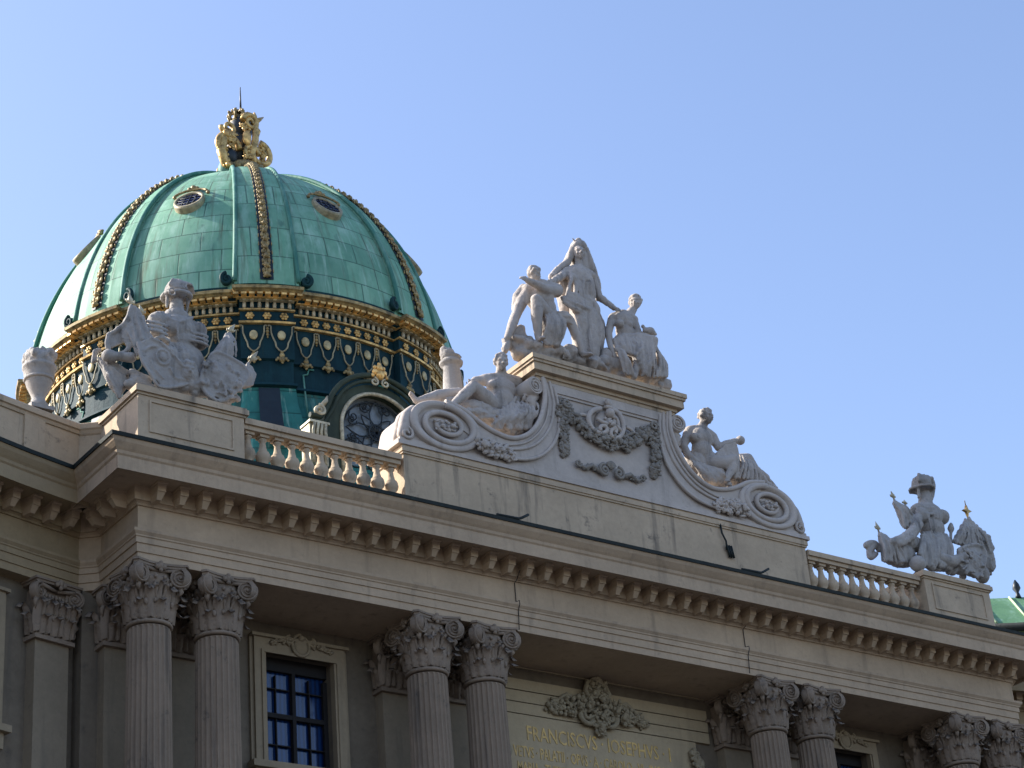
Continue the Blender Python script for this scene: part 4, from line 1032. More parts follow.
def head(c, face, r, up=(0, 0, 1), hair='short', seed=0):
    c = Vector(c); f = Vector(face).normalized(); u = Vector(up); s = f.cross(u).normalized(); u = s.cross(f).normalized()
    M = Matrix((s, f, u)).transposed(); P_ = lambda a, b2, z: c + s * a * r + f * b2 * r + u * z * r
    out = [egg(c + u * r * .15 - f * r * .08, (r * .80, r * .95, r * .92), M), egg(P_(0, .28, -.35), (r * .60, r * .62, r * .68), M), egg(P_(0, .62, -.88), (r * .24, r * .2, r * .16), M)]
    out += [cap(P_(0, .88, .12), P_(0, 1.14, -.24), r * .08, r * .13), egg(P_(.13, .98, -.27), r * .1), egg(P_(-.13, .98, -.27), r * .1)]
    out += [cap(P_(-.5, .72, .25), P_(-.12, .90, .2), r * .11, r * .1), cap(P_(.5, .72, .25), P_(.12, .90, .2), r * .11, r * .1)]
    out += [cap(P_(-.2, .86, -.52), P_(.2, .86, -.52), r * .09, r * .09), cap(P_(-.14, .84, -.66), P_(.14, .84, -.66), r * .09, r * .09)]
    out += [egg(P_(.42, .62, -.28), r * .24), egg(P_(-.42, .62, -.28), r * .24), egg(P_(.82, -.02, -.08), (r * .1, r * .16, r * .24), M), egg(P_(-.82, -.02, -.08), (r * .1, r * .16, r * .24), M)]
    q = random.Random(seed)
    if hair:
        for i in range(70 if hair == 'short' else 90):
            a = q.uniform(-pi, pi); b2 = q.uniform(-.25 if hair == 'short' else -.7, 1.4); x, y, z = math.sin(a) * math.cos(b2), math.cos(a) * math.cos(b2), math.sin(b2)
            if y > .42 and z < .62: continue
            if y > .1 and z < .0: continue
            out.append(egg(c + (s * x * .86 + f * (y * 1.0 - .08) + u * (z * .98 + .17)) * r, r * q.uniform(.13, .24)))
    return out
def hand(w, d, r, curl=.5, nrm=(0, -1, 0)):
    """palm, four fingers and a thumb; w wrist, d direction"""
    w = Vector(w); d = Vector(d).normalized(); n_ = Vector(nrm); s = d.cross(n_).normalized(); n_ = s.cross(d).normalized(); L = r * 4.2
    out = [cap(w, w + d * L * .25, r * .75, r * .8)]
    for k in (-1, 0, 1): out.append(cap(w + d * L * .1 + s * k * r * .45, w + d * L * .48 + s * k * r * .7, r * .5, r * .45))
    for k, ln in zip((-1.15, -.4, .35, 1.05), (.80, .98, .92, .74)):
        b_ = w + d * L * .48 + s * k * r * .72; m1 = b_ + d * L * .22 * ln + n_ * -curl * L * .05; m2 = m1 + (d - n_ * curl).normalized() * L * .17 * ln; m3 = m2 + (d - n_ * curl * 2.2).normalized() * L * .13 * ln
        out += [cap(b_, m1, r * .25, r * .23), cap(m1, m2, r * .23, r * .2), cap(m2, m3, r * .2, r * .16)]
    t0 = w + d * L * .15 + s * r * .9; t1 = t0 + (d * .7 + s * .7).normalized() * L * .2; t2 = t1 + (d * .95 + s * .25 - n_ * .3).normalized() * L * .17
    return out + [cap(t0, t1, r * .32, r * .27), cap(t1, t2, r * .26, r * .2)]
def foot(heel, d, r):
    heel = Vector(heel); d = Vector(d).normalized(); s = d.cross(Vector((0, 0, 1))).normalized()
    out = [cap(heel, heel + d * r * 2.6 - Vector((0, 0, r * .3)), r * .85, r * .65)]
    for k in range(5): out.append(cap(heel + d * r * 2.4 + s * (k - 2) * r * .32 - Vector((0, 0, r * .45)), heel + d * r * (3.6 - .15 * k) + s * (k - 2) * r * .36 - Vector((0, 0, r * .6)), r * .27, r * .2))
    return out
def rocks(pts, r, n, seed, jag=.5):
    q = random.Random(seed); out = []
    P_ = [Vector(p) for p in pts]
    for i in range(n):
        t = q.random() * (len(P_) - 1); k = min(int(t), len(P_) - 2); c = P_[k].lerp(P_[k + 1], t - k) + Vector((q.uniform(-1, 1) * r * .5, q.uniform(-1, 1) * r * .6, q.uniform(-.4, .5) * r))
        out.append(egg(c, (r * q.uniform(.5, 1), r * q.uniform(.5, 1), r * q.uniform(.35, .7)), Matrix.Rotation(q.uniform(-jag, jag), 3, 'Y') @ Matrix.Rotation(q.uniform(-jag, jag), 3, 'X')))
    return out
def sculpt(name, prims, mat, parent=None, voxel=.035, amp=.012, freq=5.0, smooth=2, origin=None, fold=0.0):
    mb = MB()
    for p in prims:
        if p[0] == 'c': add_cap(mb, p[1], p[2], p[3], p[4])
        elif p[0] == 'e': mb.ball(p[1], p[2], 14, 9, p[3])
        else:
            pts, th = p[1], p[2]; n = len(pts)
            nn = Vector((0, 0, 0))
            for i in range(n): nn += pts[i].cross(pts[(i + 1) % n])
            nn = nn.normalized() if nn.length > 1e-6 else Vector((0, -1, 0))
            cen = sum(pts, Vector()) / n
            vs = [v + nn * th * .5 for v in pts] + [v - nn * th * .5 for v in pts] + [cen + nn * th * .5, cen - nn * th * .5]
            fs = [(i, (i + 1) % n, 2 * n) for i in range(n)] + [(n + (i + 1) % n, n + i, 2 * n + 1) for i in range(n)] + [(i, n + i, n + (i + 1) % n, (i + 1) % n) for i in range(n)]
            mb.add(vs, fs)
    o = mb.build(name, mat)
    m = o.modifiers.new('r', 'REMESH'); m.mode = 'VOXEL'; m.voxel_size = voxel; m.use_smooth_shade = True
    if smooth: s_ = o.modifiers.new('s', 'SMOOTH'); s_.factor = .5; s_.iterations = smooth
    bpy.context.view_layer.update(); dg = bpy.context.evaluated_depsgraph_get()
    me = bpy.data.meshes.new_from_object(o.evaluated_get(dg)); o.modifiers.clear(); old = o.data; o.data = me; bpy.data.meshes.remove(old); me.name = name
    if not me.materials: me.materials.append(MATS[mat])
    sh_ = Vector(origin) if origin is not None else Vector((0, 0, 0))
    nr = [v.normal.copy() for v in me.vertices]
    for v, n_ in zip(me.vertices, nr):
        c = v.co
        d = amp * noise.noise(c * freq) + amp * .8 * noise.noise(c * freq * 3.1)
        if fold: d += fold * 1.3 * (abs(noise.noise(Vector((c.x * 7, c.y * 7, c.z * 1.6)))) - .25)
        v.co = c + n_ * d - sh_
    me.polygons.foreach_set('use_smooth', [True] * len(me.polygons))
    if parent is not None: o.parent = parent
    elif origin is not None: o.location = sh_
    return o

# --- standing veiled woman on the gable
th = thing('statue', 'tall veiled standing woman statue with small crown, tallest figure on the gable top', 'statue', (0, 1.0, 8.95), group=None)
ORG = (0, 1.0, 8.95)
P = []
P += head((0.08, 0.85, 13.36), (-.25, -1, -.12), .235, hair=None)
P += [cap((0.09, 0.90, 13.18), (0.11, 0.95, 12.95), .13, .15)]
P += chain([(-0.41, 0.95, 12.58), (0.09, 0.95, 12.80), (0.59, 0.95, 12.71)], [.17, .22, .17])
P += [egg((-0.00, 0.88, 12.44), (.50, .28, .42)), egg((-0.36, 0.74, 12.28), .16), egg((0.12, 0.74, 12.36), .16), egg((0.00, 0.90, 11.97), (.42, .26, .42)), egg((0.08, 0.95, 11.61), (.47, .32, .42))]
P += chain([(-0.14, 0.85, 11.39), (-0.25, 0.75, 10.73), (-0.25, 0.85, 10.14), (-0.27, 0.80, 9.58)], [.30, .27, .2, .2])
P += chain([(0.31, 1.00, 11.59), (0.32, 0.95, 10.99), (0.22, 0.98, 10.33), (0.12, 0.95, 9.68)], [.30, .27, .24, .26])
P += folds([(-0.46, 0.70, 11.30), (0.55, 0.85, 11.58)], [(-0.48, 0.75, 9.47), (0.32, 0.90, 9.71)], 9, .055, (0, -.12, 0), 1)
P += folds([(-0.94, 0.62, 11.38), (-0.92, 0.62, 11.21)], [(0.10, 0.62, 11.27), (-0.16, 0.62, 11.01)], 4, .06, (0, -.05, -.12), 2) + [sheet([(-0.91, 0.65, 11.44), (-0.48, 0.62, 11.69), (0.08, 0.66, 11.50), (-0.33, 0.62, 10.93), (-0.57, 0.60, 10.97)], .12)]
P += chain([(-0.41, 0.95, 12.58), (-0.88, 0.75, 12.14), (-1.25, 0.60, 11.84)], [.155, .13, .10]) + hand((-1.25, 0.60, 11.84), (-.6, -.3, -.3), .075)
P += chain([(0.61, 0.98, 12.74), (0.76, 0.90, 12.03), (1.12, 0.70, 11.63)], [.155, .12, .085]) + hand((1.12, 0.70, 11.63), (1, -.1, -.15), .075)
P += foot((-0.28, 0.70, 9.51), (-.2, -1, 0), .11)
A_st = P
P += folds([(-0.40, 0.75, 12.51), (0.40, 0.80, 12.66)], [(-0.73, 0.62, 11.55), (0.43, 0.75, 11.86)], 10, .055, (0, -.03, 0), 3) + folds([(-0.52, 0.66, 11.70), (0.42, 0.75, 11.79)], [(-0.46, 0.66, 10.85), (0.49, 0.80, 11.03)], 9, .06, (.05, -.04, 0), 4)
P += folds([(0.46, 0.85, 11.48), (0.67, 0.95, 11.30)], [(0.25, 0.85, 9.77), (0.67, 0.95, 10.29)], 5, .07, (.06, -.05, 0), 5) + [cap((0.14, 0.95, 11.16), (0.07, 1.00, 9.87), .40, .42)]
sculpt('draped_body', P, 'statue_stone', th, .026, .010, 6, 1, ORG, .03)
P = []
P += rope([(0.08, 0.85, 13.67), (-0.07, 0.95, 13.46), (-0.24, 1.00, 13.06), (-0.63, 1.00, 12.69), (-1.01, 0.95, 12.26)], .13, .10)
P += rope([(0.16, 0.95, 13.75), (0.01, 1.10, 13.49), (-0.29, 1.10, 12.99), (-0.70, 1.05, 12.48)], .14, .10)
P += rope([(0.16, 0.85, 13.71), (0.43, 0.92, 13.63), (0.56, 0.95, 13.34), (0.66, 0.98, 13.01)], .12, .10) + rope([(0.37, 1.00, 13.80), (0.65, 1.10, 13.52), (0.84, 1.15, 13.08), (0.95, 1.15, 12.66), (0.93, 1.15, 12.14)], .14, .10)
P += [egg((0.22, 0.98, 13.69), (.26, .28, .2)), cap((0.28, 1.05, 13.77), (0.31, 1.15, 13.00), .24, .3), cap((0.35, 1.20, 13.04), (0.37, 1.25, 11.52), .3, .28)]
P += [egg((-0.35, 1.20, 12.47), (.32, .2, .5)), cap((-0.34, 1.25, 12.20), (-0.30, 1.25, 11.19), .25, .2)] + folds([(-0.60, 1.05, 12.61), (-0.27, 1.05, 12.78)], [(-0.65, 1.05, 11.87), (-0.34, 1.05, 11.81)], 5, .05, (0, -.04, 0), 61)
P += rope([(0.74, 1.10, 11.54), (0.88, 1.05, 11.04), (0.80, 1.00, 10.71), (0.46, 0.95, 10.16), (0.35, 0.95, 9.92)], .12, .10) + rope([(0.66, 1.00, 10.89), (0.64, 0.90, 10.69), (0.44, 0.90, 10.35)], .1)
sculpt('veil', P, 'statue_stone', th, .032, .01, 6, 1, ORG, .02)
P = [cap((0.12, 0.85, 13.70), (0.14, 0.85, 13.75), .10), egg((0.14, 0.85, 13.86), (.09, .09, .06))]
for x in (408, 418, 432, 441): P.append(cap((Vector((0.13, 0.85, 13.75)) + Vector(((x - 425) * .007, 0, 0))), (Vector((0.14, 0.85, 13.84)) + Vector(((x - 425) * .013, 0, 0))), .03, .025))
sculpt('crown', P, 'statue_stone', th, .025, 0, 1, 0, ORG)
P = rocks([(-1.13, 0.80, 9.47), (-0.60, 0.80, 9.43), (0.02, 0.80, 9.40), (0.41, 0.80, 9.43)], .30, 26, 4) + [cap((-1.08, 0.90, 9.25), (0.56, 0.90, 9.38), .25)]
P += folds([(-1.18, 0.70, 9.68), (-0.79, 0.70, 9.71)], [(-1.19, 0.55, 9.22), (-0.76, 0.60, 9.32)], 5, .06, (0, -.05, 0), 6)
sculpt('rock_base', P, 'statue_stone', th, .04, .03, 4, 1, ORG)

# --- crouching man at her left hand
th = thing('statue', 'crouching man statue with one arm raised to his curly head on the gable top', 'statue', (-1.9, .8, 8.95)); ORG = (-1.9, .8, 8.95)
P = head((-1.94, 0.60, 11.91), (.62, -.75, -.45), .215, hair='short', seed=3)
P += [cap((-1.82, 0.65, 11.76), (-1.63, 0.75, 11.62), .14, .17)]
P += chain([(-1.99, 0.85, 11.46), (-1.58, 0.72, 11.56), (-1.13, 0.62, 11.58)], [.23, .30, .22]) + [cap((-1.88, 0.95, 11.47), (-1.33, 0.95, 10.91), .28, .30)]
P += [egg((-1.64, 0.68, 11.22), (.40, .28, .36)), egg((-1.48, 0.75, 10.94), (.34, .28, .36)), egg((-1.31, 0.85, 10.68), (.38, .34, .3))]
P += chain([(-1.14, 0.60, 11.55), (-1.67, 0.42, 11.34), (-1.99, 0.38, 11.39), (-2.33, 0.42, 11.48)], [.19, .17, .135, .095]) + hand((-2.33, 0.42, 11.48), (-1, .1, .35), .07, .8)
P += chain([(-1.97, 0.85, 11.45), (-2.31, 0.85, 10.95), (-2.51, 0.85, 10.54), (-2.77, 0.80, 10.02), (-3.00, 0.75, 9.55)], [.20, .19, .15, .145, .10]) + hand((-3.00, 0.75, 9.55), (-.3, 0, -1), .07, .6)
P += chain([(-2.06, 1.00, 11.63), (-2.32, 1.00, 11.23), (-2.50, 0.95, 10.73)], [.12, .15, .1])
P += chain([(-1.43, 0.75, 10.56), (-1.87, 0.45, 10.64), (-2.13, 0.35, 10.84)], [.25, .22, .18]) + chain([(-2.13, 0.35, 10.84), (-2.13, 0.40, 10.34), (-2.07, 0.50, 9.63)], [.17, .18, .10]) + foot((-2.06, 0.50, 9.58), (-.2, -1, -.1), .095)
P += chain([(-1.19, 0.85, 10.68), (-1.12, 0.50, 10.55), (-0.94, 0.35, 10.42)], [.23, .20, .16]) + chain([(-0.94, 0.35, 10.42), (-0.73, 0.38, 9.99), (-0.58, 0.40, 9.48)], [.15, .14, .085]) + foot((-0.55, 0.40, 9.43), (.5, -1, -.1), .095)
sculpt('body', P, 'statue_stone', th, .028, .008, 6, 2, ORG)
P = folds([(-1.79, 0.45, 10.56), (-1.15, 0.40, 10.60)], [(-1.90, 0.45, 9.48), (-1.40, 0.42, 9.56)], 8, .06, (0, -.1, 0), 8) + folds([(-1.45, 0.50, 10.64), (-1.31, 0.40, 10.48)], [(-0.92, 0.30, 10.54), (-0.88, 0.30, 10.27)], 3, .07, (0, -.05, 0), 9)
P += rope([(-1.38, 0.55, 9.56), (-1.20, 0.50, 9.44), (-1.06, 0.50, 9.33)], .12, .1) + [egg((-1.50, 0.60, 10.25), (.4, .3, .5))]
P += folds([(-1.81, 0.40, 10.49), (-1.27, 0.35, 10.54)], [(-1.97, 0.42, 9.55), (-1.56, 0.40, 9.57)], 7, .045, (0, -.12, 0), 81)
sculpt('loincloth', P, 'statue_stone', th, .026, .01, 6, 1, ORG, .03)
P = rocks([(-2.71, 0.80, 9.44), (-2.19, 0.80, 9.47), (-1.51, 0.80, 9.44), (-1.14, 0.80, 9.36)], .28, 30, 14) + rocks([(-2.98, 0.90, 9.42), (-2.69, 0.90, 9.67)], .14, 6, 15) + [cap((-2.51, 0.90, 9.23), (-1.08, 0.90, 9.25), .26)] + chain([(-2.87, 1.00, 9.40), (-2.64, 0.95, 9.85), (-2.31, 0.95, 10.15), (-2.40, 0.90, 9.61)], [.11, .13, .12, .2])
P += chain([(-2.97, 0.80, 9.41), (-3.10, 0.80, 9.14)], [.1, .13])
sculpt('rock_base', P, 'statue_stone', th, .04, .03, 4, 1, ORG)

# --- seated woman with a bird at her right
th = thing('statue', 'seated half draped woman statue holding a small bird, right end of the gable top', 'statue', (1.9, .8, 8.95)); ORG = (1.9, .8, 8.95)
P = head((2.06, 0.75, 12.09), (-.75, -.66, -.10), .225, hair='short', seed=5)
P += [cap((2.00, 0.80, 11.91), (1.83, 0.85, 11.65), .12, .17)]
P += chain([(1.21, 0.90, 11.42), (1.59, 0.85, 11.57), (1.95, 0.80, 11.48)], [.15, .19, .15])
P += [egg((1.50, 0.78, 11.30), (.37, .26, .32)), egg((1.22, 0.64, 11.07), .14), egg((1.57, 0.64, 11.14), .14), egg((1.54, 0.80, 10.94), (.33, .25, .30)), egg((1.51, 0.85, 10.60), (.40, .32, .28))]
P += chain([(1.17, 0.90, 11.39), (0.87, 0.80, 10.73), (0.78, 0.65, 10.16), (0.81, 0.60, 9.93)], [.13, .12, .09, .075]) + hand((0.81, 0.60, 9.93), (.4, -.2, -1), .065)
P += chain([(1.96, 0.80, 11.46), (1.96, 0.65, 10.90), (2.07, 0.50, 10.86)], [.125, .10, .075]) + hand((2.07, 0.50, 10.86), (1, -.2, .1), .065)
sculpt('body', P, 'statue_stone', th, .028, .008, 6, 2, ORG)
P = chain([(1.47, 0.80, 10.60), (1.80, 0.50, 10.61), (2.22, 0.35, 10.59)], [.25, .21, .17]) + chain([(2.21, 0.35, 10.54), (2.05, 0.38, 10.00), (1.78, 0.42, 9.34)], [.165, .135, .11])
P += chain([(1.25, 0.80, 10.47), (1.34, 0.50, 10.16), (1.51, 0.35, 9.92)], [.23, .19, .15]) + chain([(1.50, 0.35, 9.90), (1.50, 0.40, 9.58), (1.34, 0.42, 9.16)], [.145, .12, .10])
P += [egg((1.56, 0.90, 10.38), (.42, .3, .33)), egg((1.85, 0.90, 10.13), (.55, .3, .5)), egg((2.71, 0.95, 10.23), (.32, .3, .45)), cap((1.31, 0.80, 9.66), (2.67, 0.80, 9.64), .22)]
P += folds([(0.89, 0.60, 10.42), (1.19, 0.50, 10.57), (1.59, 0.40, 10.54)], [(0.88, 0.50, 10.01), (1.54, 0.25, 9.87)], 8, .065, (.0, -.03, -.06), 17) + folds([(1.71, 0.35, 10.54), (2.12, 0.25, 10.56)], [(1.38, 0.25, 9.83), (1.69, 0.28, 9.28)], 8, .065, (.08, -.03, -.05), 16) + [cap((1.40, 0.70, 10.35), (1.93, 0.50, 10.39), .26, .2), cap((1.80, 0.50, 10.35), (1.73, 0.50, 9.47), .2, .2)]
P += folds([(0.90, 0.50, 10.12), (1.01, 0.45, 10.09)], [(0.94, 0.40, 9.23), (1.29, 0.35, 9.15)], 6, .05, (-.08, -.05, 0), 20) + folds([(2.31, 0.40, 10.51), (2.63, 0.70, 10.52)], [(2.24, 0.40, 9.41), (2.80, 0.60, 9.64)], 7, .065, (.12, 0, 0), 18) + folds([(1.58, 0.30, 9.84), (2.13, 0.30, 10.34)], [(1.61, 0.35, 9.23), (2.19, 0.35, 9.34)], 5, .05, (0, -.05, -.06), 19)
sculpt('draped_skirt', P, 'statue_stone', th, .026, .01, 6, 1, ORG, .03)
P = chain([(2.05, 0.45, 10.96), (2.26, 0.45, 10.99), (2.45, 0.45, 10.93)], [.09, .13, .05]) + [egg((1.97, 0.45, 11.08), .06), cap((1.97, 0.45, 11.08), (1.89, 0.45, 11.06), .03, .01), cap((2.02, 0.45, 11.04), (2.05, 0.45, 10.96), .05), cap((2.23, 0.45, 11.08), (2.38, 0.40, 10.98), .05, .03)]
sculpt('bird', P, 'statue_stone', th, .022, .004, 8, 1, ORG)
P = rocks([(0.96, 0.80, 9.43), (1.75, 0.80, 9.41), (2.73, 0.80, 9.47)], .26, 26, 24) + [cap((0.74, 0.90, 9.56), (2.98, 0.90, 9.51), .22), egg((0.78, 0.90, 9.93), (.3, .3, .3)), egg((0.55, 0.80, 9.65), (.22, .25, .2)), egg((0.99, 0.80, 9.65), (.3, .3, .3))]
sculpt('rock_seat', P, 'statue_stone', th, .04, .025, 4, 1, ORG)

# --- reclining man on the left scroll
th = thing('statue', 'bare reclining man statue stretched over the left scroll of the gable before the dome', 'statue', (-4.6, .8, 5.9)); ORG = (-4.6, .8, 5.9)
P = head((-3.47, 0.55, 8.49), (-.35, -1, -.25), .235, hair='short', seed=7)
P += [cap((-3.42, 0.65, 8.35), (-3.35, 0.75, 8.13), .15, .17)]
P += chain([(-3.85, 0.85, 7.98), (-3.34, 0.78, 8.05), (-2.77, 0.80, 8.15)], [.19, .25, .19])
P += [egg((-3.44, 0.68, 7.73), (.50, .28, .33)), egg((-3.74, 0.58, 7.71), (.25, .15, .15)), egg((-3.27, 0.58, 7.80), (.25, .15, .15)), egg((-3.47, 0.68, 7.39), (.42, .28, .38)), cap((-3.62, 0.46, 7.44), (-3.65, 0.48, 7.05), .07, .06), cap((-3.75, 0.50, 7.32), (-3.78, 0.50, 7.00), .09, .08), cap((-3.44, 0.50, 7.39), (-3.49, 0.50, 7.07), .09, .08), egg((-3.61, 0.72, 7.06), (.40, .30, .32))]
P += chain([(-2.71, 0.85, 8.18), (-2.59, 0.90, 7.90), (-2.93, 0.70, 7.44), (-3.48, 0.50, 6.98)], [.16, .125, .12, .085]) + hand((-3.48, 0.50, 6.98), (-1, -.1, -.5), .075)
P += chain([(-3.82, 0.90, 8.01), (-4.15, 0.90, 7.91), (-4.35, 0.85, 7.76)], [.15, .13, .1]) + hand((-4.35, 0.80, 7.77), (-.8, -.2, -.4), .07)
P += chain([(-3.73, 0.70, 7.05), (-4.25, 0.45, 7.17), (-4.66, 0.35, 7.36)], [.26, .23, .16]) + chain([(-4.66, 0.35, 7.36), (-5.02, 0.35, 6.97), (-5.50, 0.30, 6.52)], [.155, .16, .09]) + foot((-5.53, 0.30, 6.48), (-1, -.2, -.2), .10)
P += chain([(-3.68, 0.85, 7.14), (-4.31, 0.80, 7.21), (-4.84, 0.80, 7.31)], [.26, .22, .15]) + chain([(-4.84, 0.80, 7.31), (-5.57, 0.80, 7.05), (-6.29, 0.75, 6.69)], [.15, .165, .09]) + foot((-6.35, 0.75, 6.67), (-.8, -.1, .9), .10)
sculpt('body', P, 'statue_stone', th, .03, .008, 6, 2, ORG)
P = folds([(-4.00, 0.45, 6.68), (-2.53, 0.60, 7.55)], [(-4.11, 0.35, 6.16), (-2.78, 0.40, 6.49)], 13, .065, (0, -.1, 0), 27) + [egg((-3.00, 0.80, 6.96), (.75, .4, .45)), egg((-2.32, 0.90, 7.51), (.3, .35, .35))]
P += [egg((-3.75, 0.80, 6.70), (.8, .5, .3)), egg((-4.34, 0.80, 6.82), (.7, .45, .3)), egg((-3.40, 0.80, 6.53), (.7, .5, .35)), egg((-4.86, 0.90, 6.96), (.7, .3, .2)), egg((-2.49, 0.90, 7.07), (.4, .4, .5))]
P += folds([(-3.65, 0.40, 6.96), (-2.48, 0.50, 7.57)], [(-4.14, 0.30, 6.24), (-2.74, 0.35, 6.65)], 9, .05, (.1, -.14, -.05), 29)
P += folds([(-4.23, 0.45, 6.71), (-4.01, 0.45, 6.57)], [(-5.27, 0.35, 6.44), (-4.57, 0.35, 6.39)], 4, .06, (0, -.05, .02), 28) + rope([(-3.07, 0.55, 7.45), (-3.42, 0.45, 7.04), (-3.66, 0.40, 6.82)], .06, .05)
sculpt('drapery', P, 'statue_stone', th, .028, .012, 6, 1, ORG, .035)

# --- seated man with a globe on the right scroll
th = thing('statue', 'bare man statue holding a round object, seated on the right scroll of the gable', 'statue', (4.6, .8, 5.9)); ORG = (4.6, .8, 5.9)
P = head((4.17, 0.55, 8.54), (.25, -1, -.25), .235, hair='short', seed=9)
P += [cap((4.14, 0.65, 8.37), (4.07, 0.75, 8.16), .14, .17)]
P += chain([(3.72, 0.85, 8.07), (4.09, 0.78, 8.10), (4.48, 0.75, 8.00)], [.19, .25, .18])
P += [egg((3.98, 0.70, 7.82), (.42, .28, .35)), egg((3.68, 0.58, 7.74), (.24, .14, .15)), egg((4.06, 0.58, 7.78), (.23, .14, .15)), egg((3.96, 0.70, 7.42), (.36, .27, .38)), egg((4.19, 0.75, 7.14), (.40, .33, .3))]
P += chain([(3.67, 0.85, 8.04), (3.30, 0.80, 7.48), (3.32, 0.65, 7.10), (3.52, 0.50, 6.84)], [.17, .135, .12, .085]) + hand((3.52, 0.50, 6.84), (.9, 0, -.5), .075)
P += chain([(4.51, 0.75, 7.99), (4.51, 0.55, 7.56), (4.72, 0.45, 7.69), (5.07, 0.40, 7.87)], [.16, .12, .11, .08]) + hand((5.07, 0.40, 7.87), (1, -.1, .15), .075, .9)
P += chain([(4.13, 0.60, 6.98), (4.42, 0.40, 6.96), (4.83, 0.30, 7.12)], [.25, .22, .17]) + chain([(4.83, 0.30, 7.12), (4.71, 0.30, 6.78), (4.35, 0.28, 6.30)], [.16, .15, .09]) + foot((4.30, 0.28, 6.25), (-.4, -1, -.2), .10)
P += chain([(4.56, 0.90, 7.21), (5.25, 0.80, 7.39), (5.81, 0.70, 7.55)], [.25, .22, .17]) + chain([(5.81, 0.70, 7.55), (6.03, 0.65, 7.14), (6.35, 0.60, 6.79)], [.16, .15, .09]) + foot((6.40, 0.60, 6.77), (1, -.3, -.35), .10)
sculpt('body', P, 'statue_stone', th, .03, .008, 6, 2, ORG)
P = [sheet([(4.29, 0.45, 7.30), (4.57, 0.40, 7.58), (5.06, 0.38, 7.80), (5.13, 0.38, 7.42), (4.92, 0.35, 7.12), (4.46, 0.38, 7.03), (4.13, 0.42, 7.06)], .10)]
P += folds([(3.30, 0.55, 6.89), (4.19, 0.35, 6.65)], [(3.70, 0.40, 6.18), (4.54, 0.30, 6.19)], 9, .065, (-.05, -.08, -.05), 37) + [egg((4.35, 0.75, 6.70), (.6, .38, .38)), egg((5.58, 0.80, 7.07), (.55, .3, .33)), egg((3.88, 0.80, 6.94), (.35, .3, .3))]
P += [egg((4.18, 0.80, 6.53), (.6, .45, .35)), egg((5.39, 0.85, 6.81), (.8, .45, .3)), egg((3.78, 0.90, 6.96), (.35, .4, .5)), egg((6.31, 0.90, 6.95), (.4, .35, .25))]
P += folds([(3.34, 0.50, 6.84), (3.97, 0.30, 6.66)], [(3.71, 0.30, 6.17), (4.40, 0.25, 6.18)], 7, .045, (-.05, -.1, -.08), 36)
P += folds([(5.10, 0.40, 7.42), (5.85, 0.60, 7.44)], [(4.82, 0.35, 6.55), (5.78, 0.45, 6.72)], 6, .06, (0, -.06, 0), 38) + folds([(5.81, 0.70, 7.55), (6.05, 0.70, 7.28)], [(6.11, 0.60, 6.77), (6.77, 0.60, 6.71)], 4, .05, (.05, 0, .03), 39)
sculpt('drapery', P, 'statue_stone', th, .028, .012, 6, 1, ORG, .035)
P = [egg((5.29, 0.38, 7.91), .15)]
sculpt('globe', P, 'statue_stone', th, .03, .004, 5, 1, ORG)

# --- trophy of arms on the left pedestal
th = thing('trophy', 'stone trophy of armour, helmet, flags and shields on the left pedestal before the dome', 'trophy', (-13.6, 1.2, 4.75)); ORG = (-13.6, 1.2, 4.75)
P = [egg((-13.48, 1.10, 7.57), (.36, .30, .26)), egg((-13.47, 1.05, 7.20), (.50, .36, .42)), egg((-13.73, 0.82, 7.09), (.24, .2, .24)), egg((-13.37, 0.86, 7.17), (.22, .18, .24)), egg((-13.38, 1.05, 6.85), (.42, .32, .32))]
P += [egg((-14.05, 1.00, 7.24), (.30, .30, .28)), cap((-14.10, 1.00, 7.15), (-14.22, 0.90, 6.82), .23, .19), cap((-13.89, 1.05, 7.36), (-13.50, 1.10, 7.55), .18), egg((-12.88, 1.10, 7.31), (.25, .28, .26)), cap((-12.86, 1.05, 7.17), (-12.84, 1.00, 6.91), .21, .18), cap((-12.97, 1.10, 7.39), (-13.24, 1.10, 7.48), .18)]
P += folds([(-13.87, 0.80, 6.51), (-13.16, 0.85, 6.61)], [(-13.82, 0.80, 5.94), (-13.04, 0.80, 5.92)], 8, .075, (0, -.05, 0), 41) + [egg((-13.25, 1.10, 6.34), (.55, .4, .5)), cap((-13.47, 1.10, 8.02), (-13.47, 1.10, 7.69), .17, .22)]
P += [cap((-14.02, 0.80, 6.53), (-13.16, 0.85, 6.64), .07)]
P += rope([(-14.33, 0.70, 6.48), (-14.17, 0.62, 6.56), (-13.95, 0.65, 6.53)], .06) + rope([(-14.37, 0.72, 6.72), (-14.25, 0.66, 6.69), (-14.15, 0.66, 6.80)], .05)
for k in range(6): P += rope([(-13.91, 0.72, 6.36), (-13.91, 0.72, 6.36)], .01) if False else [cap(Vector((-13.93, 0.68, 6.28)) + Vector((k * .16, .02 * k, -.02 * k)), Vector((-13.93, 0.66, 5.95)) + Vector((k * .17, .02 * k, -.03 * k)), .06, .075)]
for k in range(9): P += [cap(Vector((-13.97, 0.66, 6.34)) + Vector((k * .115, .015 * k, -.02 * k)), Vector((-13.97, 0.62, 6.03)) + Vector((k * .12, .015 * k, -.02 * k)), .05, .065)]
for (a_, b_) in (((-14.25, 0.70, 7.03), (-13.02, 0.82, 7.10)),):
    for e_ in (a_, b_):
        for k in range(3): P += rope([Vector(e_) + Vector((-.28, -.0 - .02 * k, -.05 - .13 * k)), Vector(e_) + Vector((0, -.12 - .02 * k, -.1 - .13 * k)), Vector(e_) + Vector((.28, 0, -.05 - .13 * k))], .045)
